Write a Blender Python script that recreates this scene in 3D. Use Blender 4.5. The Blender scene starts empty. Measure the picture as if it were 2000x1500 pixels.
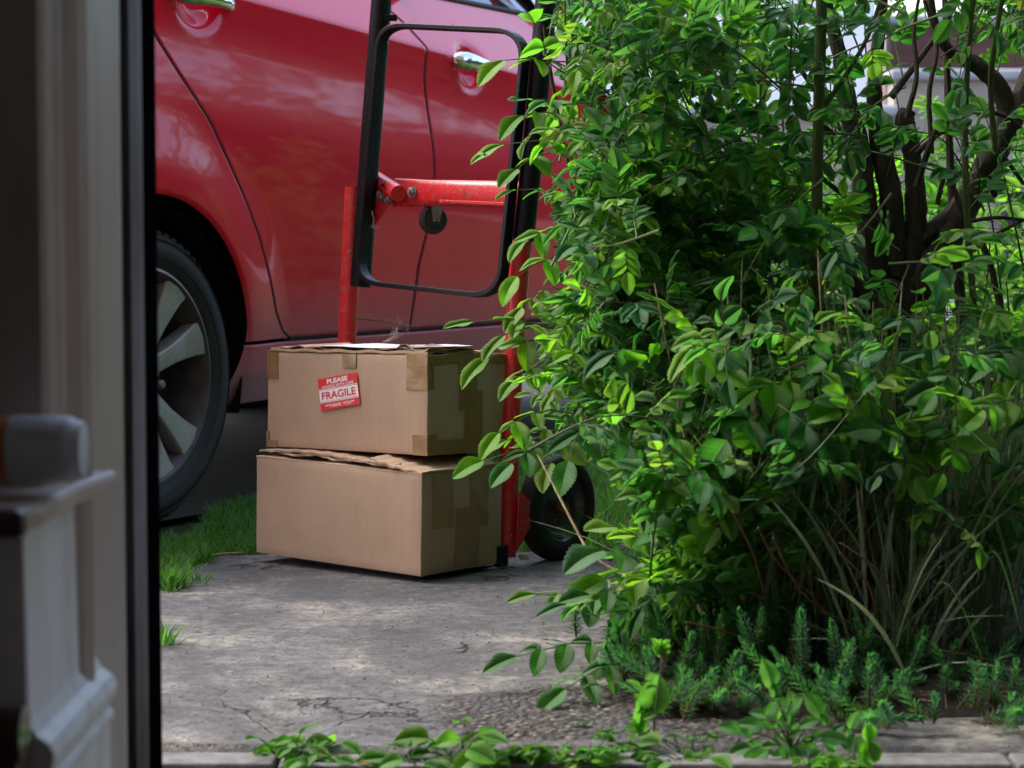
import bpy, bmesh, math, random
import numpy as np
from mathutils import Vector, Matrix
random.seed(7); rng = np.random.default_rng(7)
S = bpy.context.scene
C = S.collection
R = math.radians
# ------------------------------------------------------------------ camera
FPX = 4444.0; HC = 0.625; PITCH = math.atan(300/4444)
cd = bpy.data.cameras.new('camera'); cam = bpy.data.objects.new('camera', cd); C.objects.link(cam)
cam.location = (0, 0, HC); cam.rotation_euler = (R(90)-PITCH, 0, 0)
cd.sensor_width = 36; cd.lens = 80; cd.clip_start = 0.05; cd.clip_end = 500
cd.dof.use_dof = True; cd.dof.focus_distance = 3.9; cd.dof.aperture_fstop = 8
S.camera = cam
# ------------------------------------------------------------------ light
w = bpy.data.worlds.new('World'); S.world = w; w.use_nodes = True
nt = w.node_tree; sky = nt.nodes.new('ShaderNodeTexSky'); sky.sky_type = 'NISHITA'; sky.sun_disc = False
SUN_EL, SUN_AZ = R(52), R(-70)      # azimuth from +Y, negative = left
sky.sun_elevation = SUN_EL; sky.sun_rotation = SUN_AZ
sky.air_density = 1.0; sky.dust_density = 4.0; sky.ozone_density = 1.5
nt.links.new(sky.outputs[0], nt.nodes['Background'].inputs[0]); nt.nodes['Background'].inputs[1].default_value = 0.15
sl = bpy.data.lights.new('sun', 'SUN'); so = bpy.data.objects.new('sun', sl); C.objects.link(so)
sl.energy = .4; sl.angle = R(45); sl.color = (1, .97, .92)
dv = Vector((math.sin(SUN_AZ)*math.cos(SUN_EL), math.cos(SUN_AZ)*math.cos(SUN_EL), math.sin(SUN_EL)))
so.rotation_euler = dv.to_track_quat('Z', 'Y').to_euler(); so.location = dv*20
S.view_settings.view_transform = 'Standard'; S.view_settings.look = 'None'
S.view_settings.gamma = 1; S.view_settings.exposure = 2.2
S.cycles.max_bounces = 10; S.cycles.transparent_max_bounces = 12; S.cycles.use_denoising = True
# ------------------------------------------------------------------ pixel helpers (real distances)
cp, sp_ = math.cos(PITCH), math.sin(PITCH)
def ray(px, py):
    a, b = (px-1000)/FPX, (750-py)/FPX
    return Vector((a, cp + b*sp_, -sp_ + b*cp))
def at(px, py, Y):
    r = ray(px, py); return Vector((0, 0, HC)) + r*(Y/r.y)
def onplane(px, py, o, n):
    r = ray(px, py); c = Vector((0, 0, HC)); return c + r*((o-c).dot(n)/r.dot(n))
def gnd(px, py, z=0.0):
    r = ray(px, py); return Vector((0, 0, HC)) + r*((z-HC)/r.z)
def proj(p):
    z = p[2]-HC; dz = p[1]*cp - z*sp_; v = p[1]*sp_ + z*cp
    return 1000+FPX*p[0]/dz, 750-FPX*v/dz
ZONE = [(1000, 905, 1205, 1108)]
def blocked(p):
    x, y = proj(p); return any(a < x < c and b < y < d for a, b, c, d in ZONE)
# ------------------------------------------------------------------ scene helpers
def tag(o, label=None, cat=None, group=None, kind=None):
    if label: o['label'] = label
    if cat: o['category'] = cat
    if group: o['group'] = group
    if kind: o['kind'] = kind
    return o
def empty(name, loc=(0,0,0), rot=(0,0,0)):
    o = bpy.data.objects.new(name, None); o.location = loc; o.rotation_euler = rot
    o.empty_display_size = .05; C.objects.link(o); return o
class MB:
    def __init__(s): s.v = []; s.f = []; s.log = []
    def add(s, vs, fs):
        n = len(s.v); s.log.append((n, len(s.f))); s.v += [tuple(v) for v in vs]; s.f += [tuple(i+n for i in f) for f in fs]; return s
    def box(s, a, b, rot=None, off=(0,0,0)):
        x0,y0,z0 = a; x1,y1,z1 = b
        vs = [Vector(p) for p in ((x0,y0,z0),(x1,y0,z0),(x1,y1,z0),(x0,y1,z0),(x0,y0,z1),(x1,y0,z1),(x1,y1,z1),(x0,y1,z1))]
        if rot: vs = [rot@v for v in vs]
        vs = [v+Vector(off) for v in vs]
        return s.add(vs, [(0,3,2,1),(4,5,6,7),(0,1,5,4),(1,2,6,5),(2,3,7,6),(3,0,4,7)])
    def tube(s, pts, r, n=8, cap=True, flat=1.0, smooth=0, wob=0, up=None):
        pts = [Vector(p) for p in pts]
        rs = list(r) if hasattr(r, '__len__') else [r]*len(pts)
        if smooth:
            P, Q = [], []
            for i in range(len(pts)-1):
                p0 = pts[max(i-1,0)]; p1 = pts[i]; p2 = pts[i+1]; p3 = pts[min(i+2,len(pts)-1)]
                for k in range(smooth):
                    t = k/smooth
                    P.append(.5*((2*p1)+(p2-p0)*t+(2*p0-5*p1+4*p2-p3)*t*t+(3*p1-p0-3*p2+p3)*t*t*t))
                    Q.append(rs[i]*(1-t)+rs[i+1]*t)
            P.append(pts[-1]); Q.append(rs[-1]); pts, rs = P, Q
        vs = []; fs = []; m = len(pts)
        u = None
        for i, p in enumerate(pts):
            d = (pts[min(i+1,m-1)]-pts[max(i-1,0)])
            if d.length < 1e-9: d = Vector((0,0,1))
            d.normalize()
            if u is None:
                ref = Vector(up) if up else (Vector((0,0,1)) if abs(d.z) < .9 else Vector((1,0,0)))
                u = (ref - d*ref.dot(d)).normalized()
            else:
                u = (u - d*u.dot(d)).normalized()
            q = d.cross(u)
            for k in range(n):
                a = 2*math.pi*k/n
                rr = rs[i]*(1+wob*random.uniform(-1,1))
                vs.append(p + u*(math.cos(a)*rr*flat) + q*(math.sin(a)*rr))
        for i in range(m-1):
            for k in range(n):
                fs.append((i*n+k, i*n+(k+1)%n, (i+1)*n+(k+1)%n, (i+1)*n+k))
        if cap: fs.append(tuple(reversed(range(n)))); fs.append(tuple((m-1)*n+k for k in range(n)))
        return s.add(vs, fs)
    def lathe(s, prof, n=48, M=None, closed=False):
        # prof: (radius, axial) about local Y; M maps to world
        vs = []; fs = []; m = len(prof)
        for k in range(n):
            a = 2*math.pi*k/n
            for (r, y) in prof:
                v = Vector((r*math.cos(a), y, r*math.sin(a)))
                vs.append(M@v if M else v)
        mm = m if closed else m-1
        for k in range(n):
            for i in range(mm):
                j = (i+1) % m
                fs.append((k*m+i, k*m+j, ((k+1)%n)*m+j, ((k+1)%n)*m+i))
        return s.add(vs, fs)
    def prism(s, poly, h0, h1, M=None):
        n = len(poly)
        vs = [Vector((x, y, h0)) for x, y in poly] + [Vector((x, y, h1)) for x, y in poly]
        if M: vs = [M@v for v in vs]
        return s.add(vs, [tuple(reversed(range(n))), tuple(range(n, 2*n))] + [(i, (i+1)%n, n+(i+1)%n, n+i) for i in range(n)])
    def each(s, name, m, parent, per=1, **k):
        L_ = s.log[::per] + [(len(s.v), len(s.f))]; out = []
        for (v0, f0), (v1, f1) in zip(L_[:-1], L_[1:]):
            q = MB(); q.v = s.v[v0:v1]; q.f = [tuple(i-v0 for i in f) for f in s.f[f0:f1]]
            o = q.build(name, m, parent, **k); o.matrix_parent_inverse = Matrix.Translation(-parent.location); out.append(o)
        return out
    def build(s, name, m, parent=None, smooth=False, bevel=0, seg=2, loc=None, rot=None, angle=40):
        me = bpy.data.meshes.new(name); me.from_pydata(s.v, [], s.f); me.update()
        bm = bmesh.new(); bm.from_mesh(me); bmesh.ops.recalc_face_normals(bm, faces=bm.faces); bm.to_mesh(me); bm.free()
        o = bpy.data.objects.new(name, me); C.objects.link(o)
        if m: me.materials.append(m)
        if parent: o.parent = parent
        if loc is not None: o.location = loc
        if rot is not None: o.rotation_euler = rot
        if smooth:
            me.polygons.foreach_set('use_smooth', [True]*len(me.polygons))
            try: me.set_sharp_from_angle(angle=R(angle))
            except Exception: pass
        if bevel:
            b = o.modifiers.new('bevel', 'BEVEL'); b.width = bevel; b.segments = seg; b.limit_method = 'ANGLE'; b.angle_limit = R(35)
        return o
def grid(name, X, m, parent=None, smooth=True, uv=None):
    """X: (a,b,3) array"""
    a, b, _ = X.shape
    me = bpy.data.meshes.new(name)
    idx = np.arange(a*b).reshape(a, b)
    q = np.stack([idx[:-1,:-1], idx[1:,:-1], idx[1:,1:], idx[:-1,1:]], -1).reshape(-1, 4)
    npmesh(me, X.reshape(-1,3), q)
    me.materials.append(m)
    o = bpy.data.objects.new(name, me); C.objects.link(o)
    if parent: o.parent = parent
    if smooth: me.polygons.foreach_set('use_smooth', [True]*len(me.polygons))
    return o
def npmesh(me, V, F, UV=None, TINT=None):
    V = np.asarray(V, np.float32); F = np.asarray(F, np.int32)
    nf, k = F.shape
    me.vertices.add(len(V)); me.vertices.foreach_set('co', V.ravel())
    me.loops.add(nf*k); me.loops.foreach_set('vertex_index', F.ravel())
    me.polygons.add(nf); me.polygons.foreach_set('loop_start', np.arange(0, nf*k, k, dtype=np.int32))
    me.update(calc_edges=True)
    if UV is not None:
        l = me.uv_layers.new(name='UVMap'); l.data.foreach_set('uv', np.asarray(UV, np.float32)[F.ravel()].ravel())
    if TINT is not None:
        at_ = me.color_attributes.new('tint', 'FLOAT_COLOR', 'POINT')
        at_.data.foreach_set('color', np.asarray(TINT, np.float32).ravel())
    me.validate()
# ------------------------------------------------------------------ materials
class N:
    def __init__(s, name):
        s.m = bpy.data.materials.new(name); s.m.use_nodes = True; s.t = s.m.node_tree
        s.b = s.t.nodes['Principled BSDF']; s.out = s.t.nodes['Material Output']
    def n(s, typ, **k):
        x = s.t.nodes.new('ShaderNode'+typ)
        for a, v in k.items(): setattr(x, a, v)
        return x
    def l(s, a, b): s.t.links.new(a, b)
    def coord(s, kind='Object'):
        return s.n('TexCoord').outputs[kind]
    def noise(s, scale, detail=4, rough=.55, vec=None, stretch=None):
        x = s.n('TexNoise'); x.inputs['Scale'].default_value = scale; x.inputs['Detail'].default_value = detail; x.inputs['Roughness'].default_value = rough
        v = vec or s.coord()
        if stretch:
            mp = s.n('Mapping'); mp.inputs['Scale'].default_value = stretch; s.l(v, mp.inputs[0]); v = mp.outputs[0]
        s.l(v, x.inputs['Vector']); return x.outputs['Fac']
    def ramp(s, fac, stops):
        x = s.n('ValToRGB'); e = x.color_ramp.elements
        while len(e) < len(stops): e.new(.5)
        for i, (p, c) in enumerate(stops):
            e[i].position = p; e[i].color = (c if hasattr(c, '__len__') else (c, c, c))[:3] + (1,) if hasattr(c,'__len__') else (c, c, c, 1)
        s.l(fac, x.inputs[0]); return x.outputs[0]
    def mix(s, fac, a, b, mode='MIX'):
        x = s.n('Mix', data_type='RGBA', blend_type=mode)
        for v, i in ((fac, 0), (a, 6), (b, 7)):
            if hasattr(v, 'links') or hasattr(v, 'is_linked'): s.l(v, x.inputs[i])
            elif i == 0: x.inputs[0].default_value = v
            else: x.inputs[i].default_value = tuple(v)[:3] + (1,)
        return x.outputs[2]
    def math(s, op, a, b=None, c=None):
        x = s.n('Math', operation=op)
        for i, v in enumerate((a, b, c)):
            if v is None: continue
            if hasattr(v, 'is_linked'): s.l(v, x.inputs[i])
            else: x.inputs[i].default_value = v
        return x.outputs[0]
    def bump(s, h, strength=.3, dist=.01):
        x = s.n('Bump'); x.inputs['Strength'].default_value = strength; x.inputs['Distance'].default_value = dist
        s.l(h, x.inputs['Height']); s.l(x.outputs[0], s.b.inputs['Normal']); return x
    def set(s, **k):
        for a, v in k.items():
            a = {'color':'Base Color','rough':'Roughness','metal':'Metallic','coat':'Coat Weight','coat_rough':'Coat Roughness','spec':'Specular IOR Level','sub':'Subsurface Weight'}.get(a, a)
            i = s.b.inputs[a]
            if hasattr(v, 'is_linked'): s.l(v, i)
            elif hasattr(v, '__len__'): i.default_value = tuple(v)[:3] + (1,)
            else: i.default_value = v
        return s
def simple(name, c, rough=.5, metal=0, nz=None, nscale=20, amt=.25, coat=0, bump=0, spec=.5, bscale=None):
    k = N(name); f = k.noise(nscale, 5)
    c2 = nz or tuple(x*(1-amt) for x in c)
    k.set(color=k.ramp(f, [(.35, c2), (.65, c)]), rough=rough, metal=metal, coat=coat, spec=spec)
    if bump: k.bump(k.noise(bscale or nscale*4, 4), bump, .003)
    return k.m

def leaf_mat(name, light=1.0, trans=.5, rib=24, gloss=.42):
    k = N(name)
    a = k.n('Attribute'); a.attribute_name = 'tint'
    uv = k.coord('UV'); sx = k.n('SeparateXYZ'); k.l(uv, sx.inputs[0])
    U, Vv = sx.outputs[0], sx.outputs[1]
    au = k.math('ABSOLUTE', U)
    ph = k.math('SUBTRACT', k.math('MULTIPLY', Vv, rib), k.math('MULTIPLY', au, 5.0))
    vein = k.math('POWER', k.math('ABSOLUTE', k.math('SINE', ph)), 8.0)
    vein = k.math('SUBTRACT', 1.0, k.math('POWER', k.math('ABSOLUTE', k.math('SINE', ph)), .35))
    mid = k.math('LESS_THAN', au, .05)
    vm = k.math('MAXIMUM', k.math('MULTIPLY', vein, .8), mid)
    nz = k.noise(60, 3)
    base = k.mix(k.math('MULTIPLY', nz, .35), a.outputs['Color'], (.02*light, .06*light, .012*light))
    col = k.mix(k.math('MULTIPLY', vm, .5), base, k.mix(.5, a.outputs['Color'], (.25, .42, .12)))
    geo = k.n('NewGeometry')
    col = k.mix(k.math('MULTIPLY', geo.outputs['Backfacing'], .35), col, (.16, .26, .13))
    k.set(color=col, rough=gloss+.18, spec=.22)
    h = k.math('SUBTRACT', k.math('MULTIPLY', nz, .2), vm)
    k.bump(h, .5, .0012)
    tr = k.n('BsdfTranslucent')
    tc = k.mix(1.0, col, (1.55, 2.2, .6), 'MULTIPLY'); k.l(tc, tr.inputs[0])
    ms = k.n('MixShader'); ms.inputs[0].default_value = trans
    k.l(k.b.outputs[0], ms.inputs[1]); k.l(tr.outputs[0], ms.inputs[2]); k.l(ms.outputs[0], k.out.inputs[0])
    return k.m
M = {}
M['leaf'] = leaf_mat('rose_leaf'); M['leaf_rib'] = leaf_mat('ribbed_leaf', rib=30, gloss=.5)
M['grassblade'] = leaf_mat('grass_blade', trans=.35, rib=0.01, gloss=.45)
def striped():
    k = N('striped_blade'); a = k.n('Attribute'); a.attribute_name = 'tint'
    sx = k.n('SeparateXYZ'); k.l(k.coord('UV'), sx.inputs[0])
    st = k.math('GREATER_THAN', k.math('SINE', k.math('MULTIPLY', sx.outputs[0], 9.0)), .25)
    k.set(color=k.mix(st, a.outputs['Color'], (.42, .50, .30)), rough=.5)
    tr = k.n('BsdfTranslucent'); k.l(k.mix(st, a.outputs['Color'], (.42, .46, .25)), tr.inputs[0])
    ms = k.n('MixShader'); ms.inputs[0].default_value = .25
    k.l(k.b.outputs[0], ms.inputs[1]); k.l(tr.outputs[0], ms.inputs[2]); k.l(ms.outputs[0], k.out.inputs[0]); return k.m
M['striped'] = striped()
def bark(name, a, b, sc=30):
    k = N(name); f = k.noise(sc, 6, .7, stretch=(3, 3, .5)); k.set(color=k.ramp(f, [(.35, a), (.7, b)]), rough=.85); k.bump(f, .9, .006); return k.m
M['bark'] = bark('dark_bark', (.012,.009,.007), (.07,.05,.038)); M['twig'] = bark('brown_twig', (.03,.02,.012), (.10,.065,.04), 60)
M['cane'] = bark('green_cane', (.03,.06,.012), (.09,.14,.03), 40); M['shootstem'] = simple('shoot_stem', (.06,.13,.03), .6, nz=(.07,.07,.03), nscale=30)
M['straw'] = bark('dry_straw', (.26,.19,.115), (.50,.40,.27), 50); M['redstem'] = bark('reddish_stem', (.08,.03,.02), (.22,.10,.06), 50)
def paint():
    k = N('red_car_paint')
    co = k.coord(); sx = k.n('SeparateXYZ'); k.l(co, sx.inputs[0])
    lowz = k.n('MapRange'); k.l(sx.outputs[2], lowz.inputs[0]); lowz.inputs[1].default_value = .95; lowz.inputs[2].default_value = .3
    n1 = k.noise(3, 5, .6); n2 = k.noise(26, 5, .7, stretch=(1, 1, .12)); n3 = k.noise(140, 3, .6)
    d = k.math('MULTIPLY', lowz.outputs[0], k.math('ADD', k.math('MULTIPLY', n1, .9), k.math('MULTIPLY', n2, .5)))
    d2 = k.n('MapRange'); k.l(sx.outputs[2], d2.inputs[0]); d2.inputs[1].default_value = .52; d2.inputs[2].default_value = .27
    arch = k.math('MULTIPLY', d2.outputs[0], k.math('ADD', .5, k.math('MULTIPLY', n3, .4)))
    dust = k.math('MINIMUM', k.math('ADD', k.math('MULTIPLY', d, .10), arch), .8)
    dust = k.math('MAXIMUM', dust, k.math('MULTIPLY', k.math('GREATER_THAN', n3, .74), .12))
    red = k.ramp(k.noise(2, 2), [(.3, (.70,.001,.024)), (.7, (.80,.001,.032))])
    k.set(color=k.mix(dust, red, (.30,.235,.235)), metal=0, rough=k.math('ADD', .35, k.math('MULTIPLY', dust, .4)), spec=.08)
    k.set(coat=k.math('SUBTRACT', .9, k.math('MULTIPLY', dust, 1.0)), coat_rough=k.math('ADD', .03, k.math('MULTIPLY', k.noise(5, 4), .05)))
    k.b.inputs['Coat IOR'].default_value = 1.42
    bp = k.bump(k.noise(4, 3), .06, .01); k.l(bp.outputs[0], k.b.inputs['Coat Normal'])
    return k.m
M['paint'] = paint()
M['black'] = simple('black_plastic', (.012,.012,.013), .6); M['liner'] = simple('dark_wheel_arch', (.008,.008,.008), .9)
M['chrome'] = simple('chrome', (.85,.86,.88), .06, 1.0, amt=.05); M['steel'] = simple('dull_steel', (.32,.31,.30), .45, .9, nscale=60)
def glass():
    k = N('tinted_glass'); k.set(color=(.03,.04,.045), rough=.03, coat=1.0); return k.m
M['glass'] = glass()
def rubber(name, c=.018, dust=(.075,.07,.064), lo=.4):
    k = N(name); f = k.noise(9, 6, .7); g = k.noise(90, 3)
    k.set(spec=.25, color=k.mix(k.math('MULTIPLY', f, .75), (c,c,c*1.03), dust), rough=k.ramp(f, [(.3,.55),(.7,.8)]) ); k.bump(g, .35, .002); return k.m
M['tyre'] = rubber('tyre_rubber'); M['tyre2'] = rubber('truck_tyre_rubber', .010, (.03,.03,.028)); M['letter'] = simple('tyre_marking', (.05,.05,.05), .7)
def alloy():
    k = N('dusty_alloy'); f = k.noise(10, 6, .65); g = k.noise(70, 4, .7)
    k.set(color=k.mix(k.math('MULTIPLY', k.math('ADD', f, k.math('MULTIPLY', g, .5)), .75), (.62,.62,.58), (.20,.16,.12)), metal=.35, rough=.42); k.bump(g, .2, .002); return k.m
M['alloy'] = alloy(); M['alloy_shade'] = simple('rim_barrel', (.09,.09,.09), .6, .3, nz=(.05,.045,.04))  # rim barrel coloured dark to stand in for shade inside the wheel
def cardboard():
    k = N('cardboard'); f = k.noise(500, 4, .7); g = k.noise(7, 4, .6); v = k.noise(90, 2, .5, stretch=(4, 4, .05)); sp = k.noise(230, 2, .6)
    c = k.ramp(g, [(.3, (.41,.29,.205)), (.7, (.50,.365,.27))])
    c = k.mix(k.math('MULTIPLY', f, .5), c, (.24,.145,.09)); c = k.mix(k.ramp(v, [(.42, 0.0), (.66, .18)]), c, (.50,.36,.26))
    c = k.mix(k.math('MULTIPLY', k.math('GREATER_THAN', sp, .73), .3), c, (.12,.08,.05))
    k.set(color=c, rough=.8, spec=.2); k.bump(k.math('ADD', k.math('MULTIPLY', v, .6), k.math('MULTIPLY', g, 1.5)), .35, .003); return k.m
M['card'] = cardboard(); M['cardcut'] = simple('cut_cardboard_edge', (.50,.38,.28), .9, nscale=200, bump=.5)
def tape(name, c):
    k = N(name); f = k.noise(25, 5, .7, stretch=(1, 1, .3)); k.set(color=k.ramp(f, [(.3, tuple(x*.75 for x in c)), (.7, c)]), rough=.28, coat=.3); k.bump(k.noise(30, 4), .5, .004); return k.m
M['tape'] = tape('brown_tape', (.27,.155,.06)); M['tape2'] = tape('faint_tape', (.31,.195,.11))
M['tape3'] = tape('box_coloured_tape', (.45,.325,.235)); M['cleartape'] = tape('glossy_tape', (.36,.25,.15)); M['paper'] = simple('white_paper', (.8,.8,.82), .5, amt=.06)
M['red'] = simple('sticker_red', (.65,.012,.02), .3, amt=.08); M['white'] = simple('sticker_white', (.78,.78,.8), .35, amt=.04)
def redpaint():
    k = N('worn_red_paint'); f = k.noise(60, 6, .75); g = k.noise(12, 5, .7); h = k.noise(320, 2)
    c = k.mix(k.math('MULTIPLY', g, .45), (.60,.008,.015), (.40,.025,.03))
    c = k.mix(k.ramp(f, [(.52, 0.0), (.62, .6)]), c, (.28,.10,.08)); c = k.mix(k.math('GREATER_THAN', h, .68), c, (.62,.42,.38)); c = k.mix(k.ramp(k.noise(38, 5, .8), [(.62, 0.0), (.66, .8)]), c, (.09,.05,.035))
    k.set(color=c, rough=.38, coat=.25); k.bump(f, .15, .002); return k.m
M['redpaint'] = redpaint()
def blackpaint():
    k = N('worn_black_paint'); f = k.noise(90, 5, .75, stretch=(1,1,.4)); h = k.noise(260, 3)
    c = k.mix(k.ramp(f, [(.60, 0.0), (.74, .35)]), (.004,.005,.008), (.07,.06,.055)); c = k.mix(k.math('GREATER_THAN', h, .70), c, (.12,.11,.10))
    k.set(color=c, rough=.42, spec=.25); return k.m
M['blackpaint'] = blackpaint()
def concrete(name, dark=1.0):
    k = N(name); co = k.coord()
    big = k.noise(1.7, 6, .62); mid = k.noise(5.0, 9, .66, stretch=(.8, 1.0, 1)); fine = k.noise(38, 8, .78); grit = k.noise(260, 3, .7)
    c = k.ramp(mid, [(.32, (.08,.08,.083)), (.44, (.155,.158,.166)), (.54, (.24,.24,.243)), (.61, (.38,.365,.33)), (.69, (.52,.49,.43))])
    c = k.mix(k.ramp(big, [(.46, 0.0), (.60, .6)]), c, (.14,.143,.15))
    mossn = k.noise(11, 5, .7)
    c = k.mix(k.ramp(mossn, [(.58, 0.0), (.70, .45)]), c, (.10,.10,.05))
    sx = k.n('SeparateXYZ'); k.l(co, sx.inputs[0])
    # exposed aggregate patch near the bed (worn surface)
    dx = k.math('SUBTRACT', sx.outputs[0], .16); dy = k.math('SUBTRACT', sx.outputs[1], 2.95)
    dist = k.math('SQRT', k.math('ADD', k.math('MULTIPLY', dx, k.math('MULTIPLY', dx, 2.6)), k.math('MULTIPLY', dy, k.math('MULTIPLY', dy, 3.2))))
    agg = k.math('ADD', dist, k.math('MULTIPLY', k.math('SUBTRACT', mid, .5), .7))
    aggm = k.ramp(agg, [(.34, 1.0), (.44, 0.0)])
    vo = k.n('TexVoronoi'); vo.inputs['Scale'].default_value = 95; k.l(co, vo.inputs[0])
    vc = k.ramp(vo.outputs['Color'], [(.2, (.05,.045,.04)), (.5, (.14,.12,.10)), (.75, (.27,.22,.18)), (.95, (.42,.38,.33))])
    vc = k.mix(k.ramp(vo.outputs['Distance'], [(.25, 0.0), (.6, .85)]), vc, (.03,.028,.025))
    c = k.mix(aggm, c, vc)
    c = k.mix(k.ramp(fine, [(.42, 0.0), (.6, .65)]), c, (.055,.052,.05)); c = k.mix(k.ramp(grit, [(.62, 0.0), (.75, .6)]), c, (.42,.40,.37))
    pit = k.noise(85, 3, .6); pm = k.ramp(pit, [(.34, .6), (.40, 0.0)]); c = k.mix(pm, c, (.035,.034,.032))
    pl = k.noise(33, 4, .7); c = k.mix(k.ramp(pl, [(.60, 0.0), (.68, .5)]), c, (.40,.385,.35))
    # cracks
    v2 = k.n('TexVoronoi'); v2.feature = 'DISTANCE_TO_EDGE'; v2.inputs['Scale'].default_value = 1.35
    mp = k.n('Vectormath' if False else 'VectorMath', operation='ADD'); nzv = k.n('TexNoise'); nzv.inputs['Scale'].default_value = 4; nzv.inputs['Detail'].default_value = 6; k.l(co, nzv.inputs[0])
    sc = k.n('VectorMath', operation='SCALE'); sc.inputs['Scale'].default_value = .5; k.l(nzv.outputs['Color'], sc.inputs[0]); k.l(co, mp.inputs[0]); k.l(sc.outputs[0], mp.inputs[1]); k.l(mp.outputs[0], v2.inputs[0])
    st_ = k.noise(2.6, 5, .7, stretch=(1.6, .8, 1)); c = k.mix(k.ramp(st_, [(.49, 0.0), (.60, .7)]), c, (.085,.088,.095))
    cr = k.ramp(v2.outputs['Distance'], [(.002, 1.0), (.006, 0.0)])
    crm = k.math('MULTIPLY', cr, k.ramp(k.noise(2.3, 3), [(.55, 0.0), (.60, .8)]))
    c = k.mix(crm, c, (.02,.018,.015))
    if dark != 1: c = k.mix(1.0, c, (dark,)*3, 'MULTIPLY')
    k.set(color=c, rough=.8, spec=.35)
    h = k.math('ADD', k.math('MULTIPLY', fine, .5), k.math('ADD', mid, k.math('SUBTRACT', k.math('MULTIPLY', grit, .25), k.math('MULTIPLY', crm, 1.0))))
    h = k.math('SUBTRACT', h, k.math('MULTIPLY', aggm, k.math('MULTIPLY', vo.outputs['Distance'], .9)))
    h = k.math('SUBTRACT', h, k.math('MULTIPLY', pm, .5))
    k.bump(h, 1.0, .02); return k.m
M['concrete'] = concrete('old_concrete'); M['kerb'] = simple('kerb_concrete', (.17,.17,.172), .9, nz=(.09,.09,.09), nscale=38, bump=.5, bscale=120)
M['asphalt'] = simple('asphalt', (.032,.031,.03), .9, nz=(.014,.014,.013), nscale=150, bump=.8, bscale=200)
M['road'] = simple('pale_road', (.22,.22,.225), .8, nz=(.16,.16,.165), nscale=3, bump=.2)
M['soil'] = simple('dark_soil', (.022,.016,.011), .95, nz=(.008,.006,.005), nscale=40, bump=.9, bscale=90)
M['lawn'] = simple('lawn_earth', (.05,.085,.02), .95, nz=(.04,.035,.02), nscale=12, bump=.6)
M['stonewall'] = None
def blocks(name, a, b, mortar, sx_, sy_, ms=.02, rough=.85):
    k = N(name); br = k.n('TexBrick'); br.inputs['Scale'].default_value = 1.0
    br.inputs['Brick Width'].default_value = sx_; br.inputs['Row Height'].default_value = sy_; br.inputs['Mortar Size'].default_value = ms
    br.inputs['Color1'].default_value = a+(1,); br.inputs['Color2'].default_value = b+(1,); br.inputs['Mortar'].default_value = mortar+(1,)
    s1 = k.n('SeparateXYZ'); k.l(k.coord(), s1.inputs[0]); cb = k.n('CombineXYZ')
    k.l(k.math('ADD', s1.outputs[0], s1.outputs[1]), cb.inputs[0]); k.l(s1.outputs[2], cb.inputs[1]); k.l(cb.outputs[0], br.inputs[0])
    nz = k.noise(5, 6, .7); k.set(color=k.mix(k.math('MULTIPLY', nz, .5), br.outputs['Color'], tuple(x*.5 for x in a)), rough=rough)
    k.bump(k.math('SUBTRACT', nz, br.outputs['Fac']), .6, .02); return k.m
M['stone'] = blocks('stone_blocks', (.33,.28,.23), (.27,.235,.20), (.20,.18,.16), .55, .22)
M['brick'] = blocks('red_brown_brick', (.16,.06,.045), (.12,.045,.036), (.12,.06,.05), .225, .075, .01)
M['housebrick'] = blocks('house_brick', (.24,.12,.08), (.18,.09,.06), (.3,.28,.25), .225, .075, .01)
M['coping'] = simple('pale_coping', (.32,.32,.34), .7, amt=.2, nscale=4); M['vanwhite'] = simple('van_white', (.85,.86,.88), .25, amt=.03, coat=.5)
M['vanred'] = simple('lamp_red', (.6,.01,.02), .2)
def wood(name, c, c2, rough=.45):
    k = N(name); f = k.noise(6, 6, .65, stretch=(3, 3, .6)); g = k.noise(2.5, 4)
    k.set(color=k.mix(k.ramp(f, [(.45, 0.0), (.72, .7)]), c, c2), rough=rough); k.bump(f, .15, .004); return k.m
M['jamb'] = wood('grey_brown_paint', (.46,.385,.35), (.31,.235,.20)); M['whitewood'] = wood('chipped_white_paint', (.86,.87,.90), (.55,.46,.38))
M['plaster'] = simple('hall_plaster', (.62,.60,.57), .9); M['floorwood'] = wood('hall_floor', (.14,.08,.05), (.08,.045,.03))
M['rail'] = simple('dark_brown_rail', (.075,.042,.03), .3, coat=.6); M['seal'] = simple('black_seal', (.004,.004,.005), 1.0, spec=0)
M['sealstrip'] = simple('grey_strip', (.26,.25,.27), .8, spec=.1, nz=(.14,.12,.11), nscale=5); M['alu'] = simple('brushed_grey_metal', (.80,.83,.88), .42, .1, nscale=5); M['cap'] = simple('pale_plastic_cap', (.80,.86,.92), .5)
M['orange'] = simple('orange_plastic', (.75,.26,.03), .4)
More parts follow.
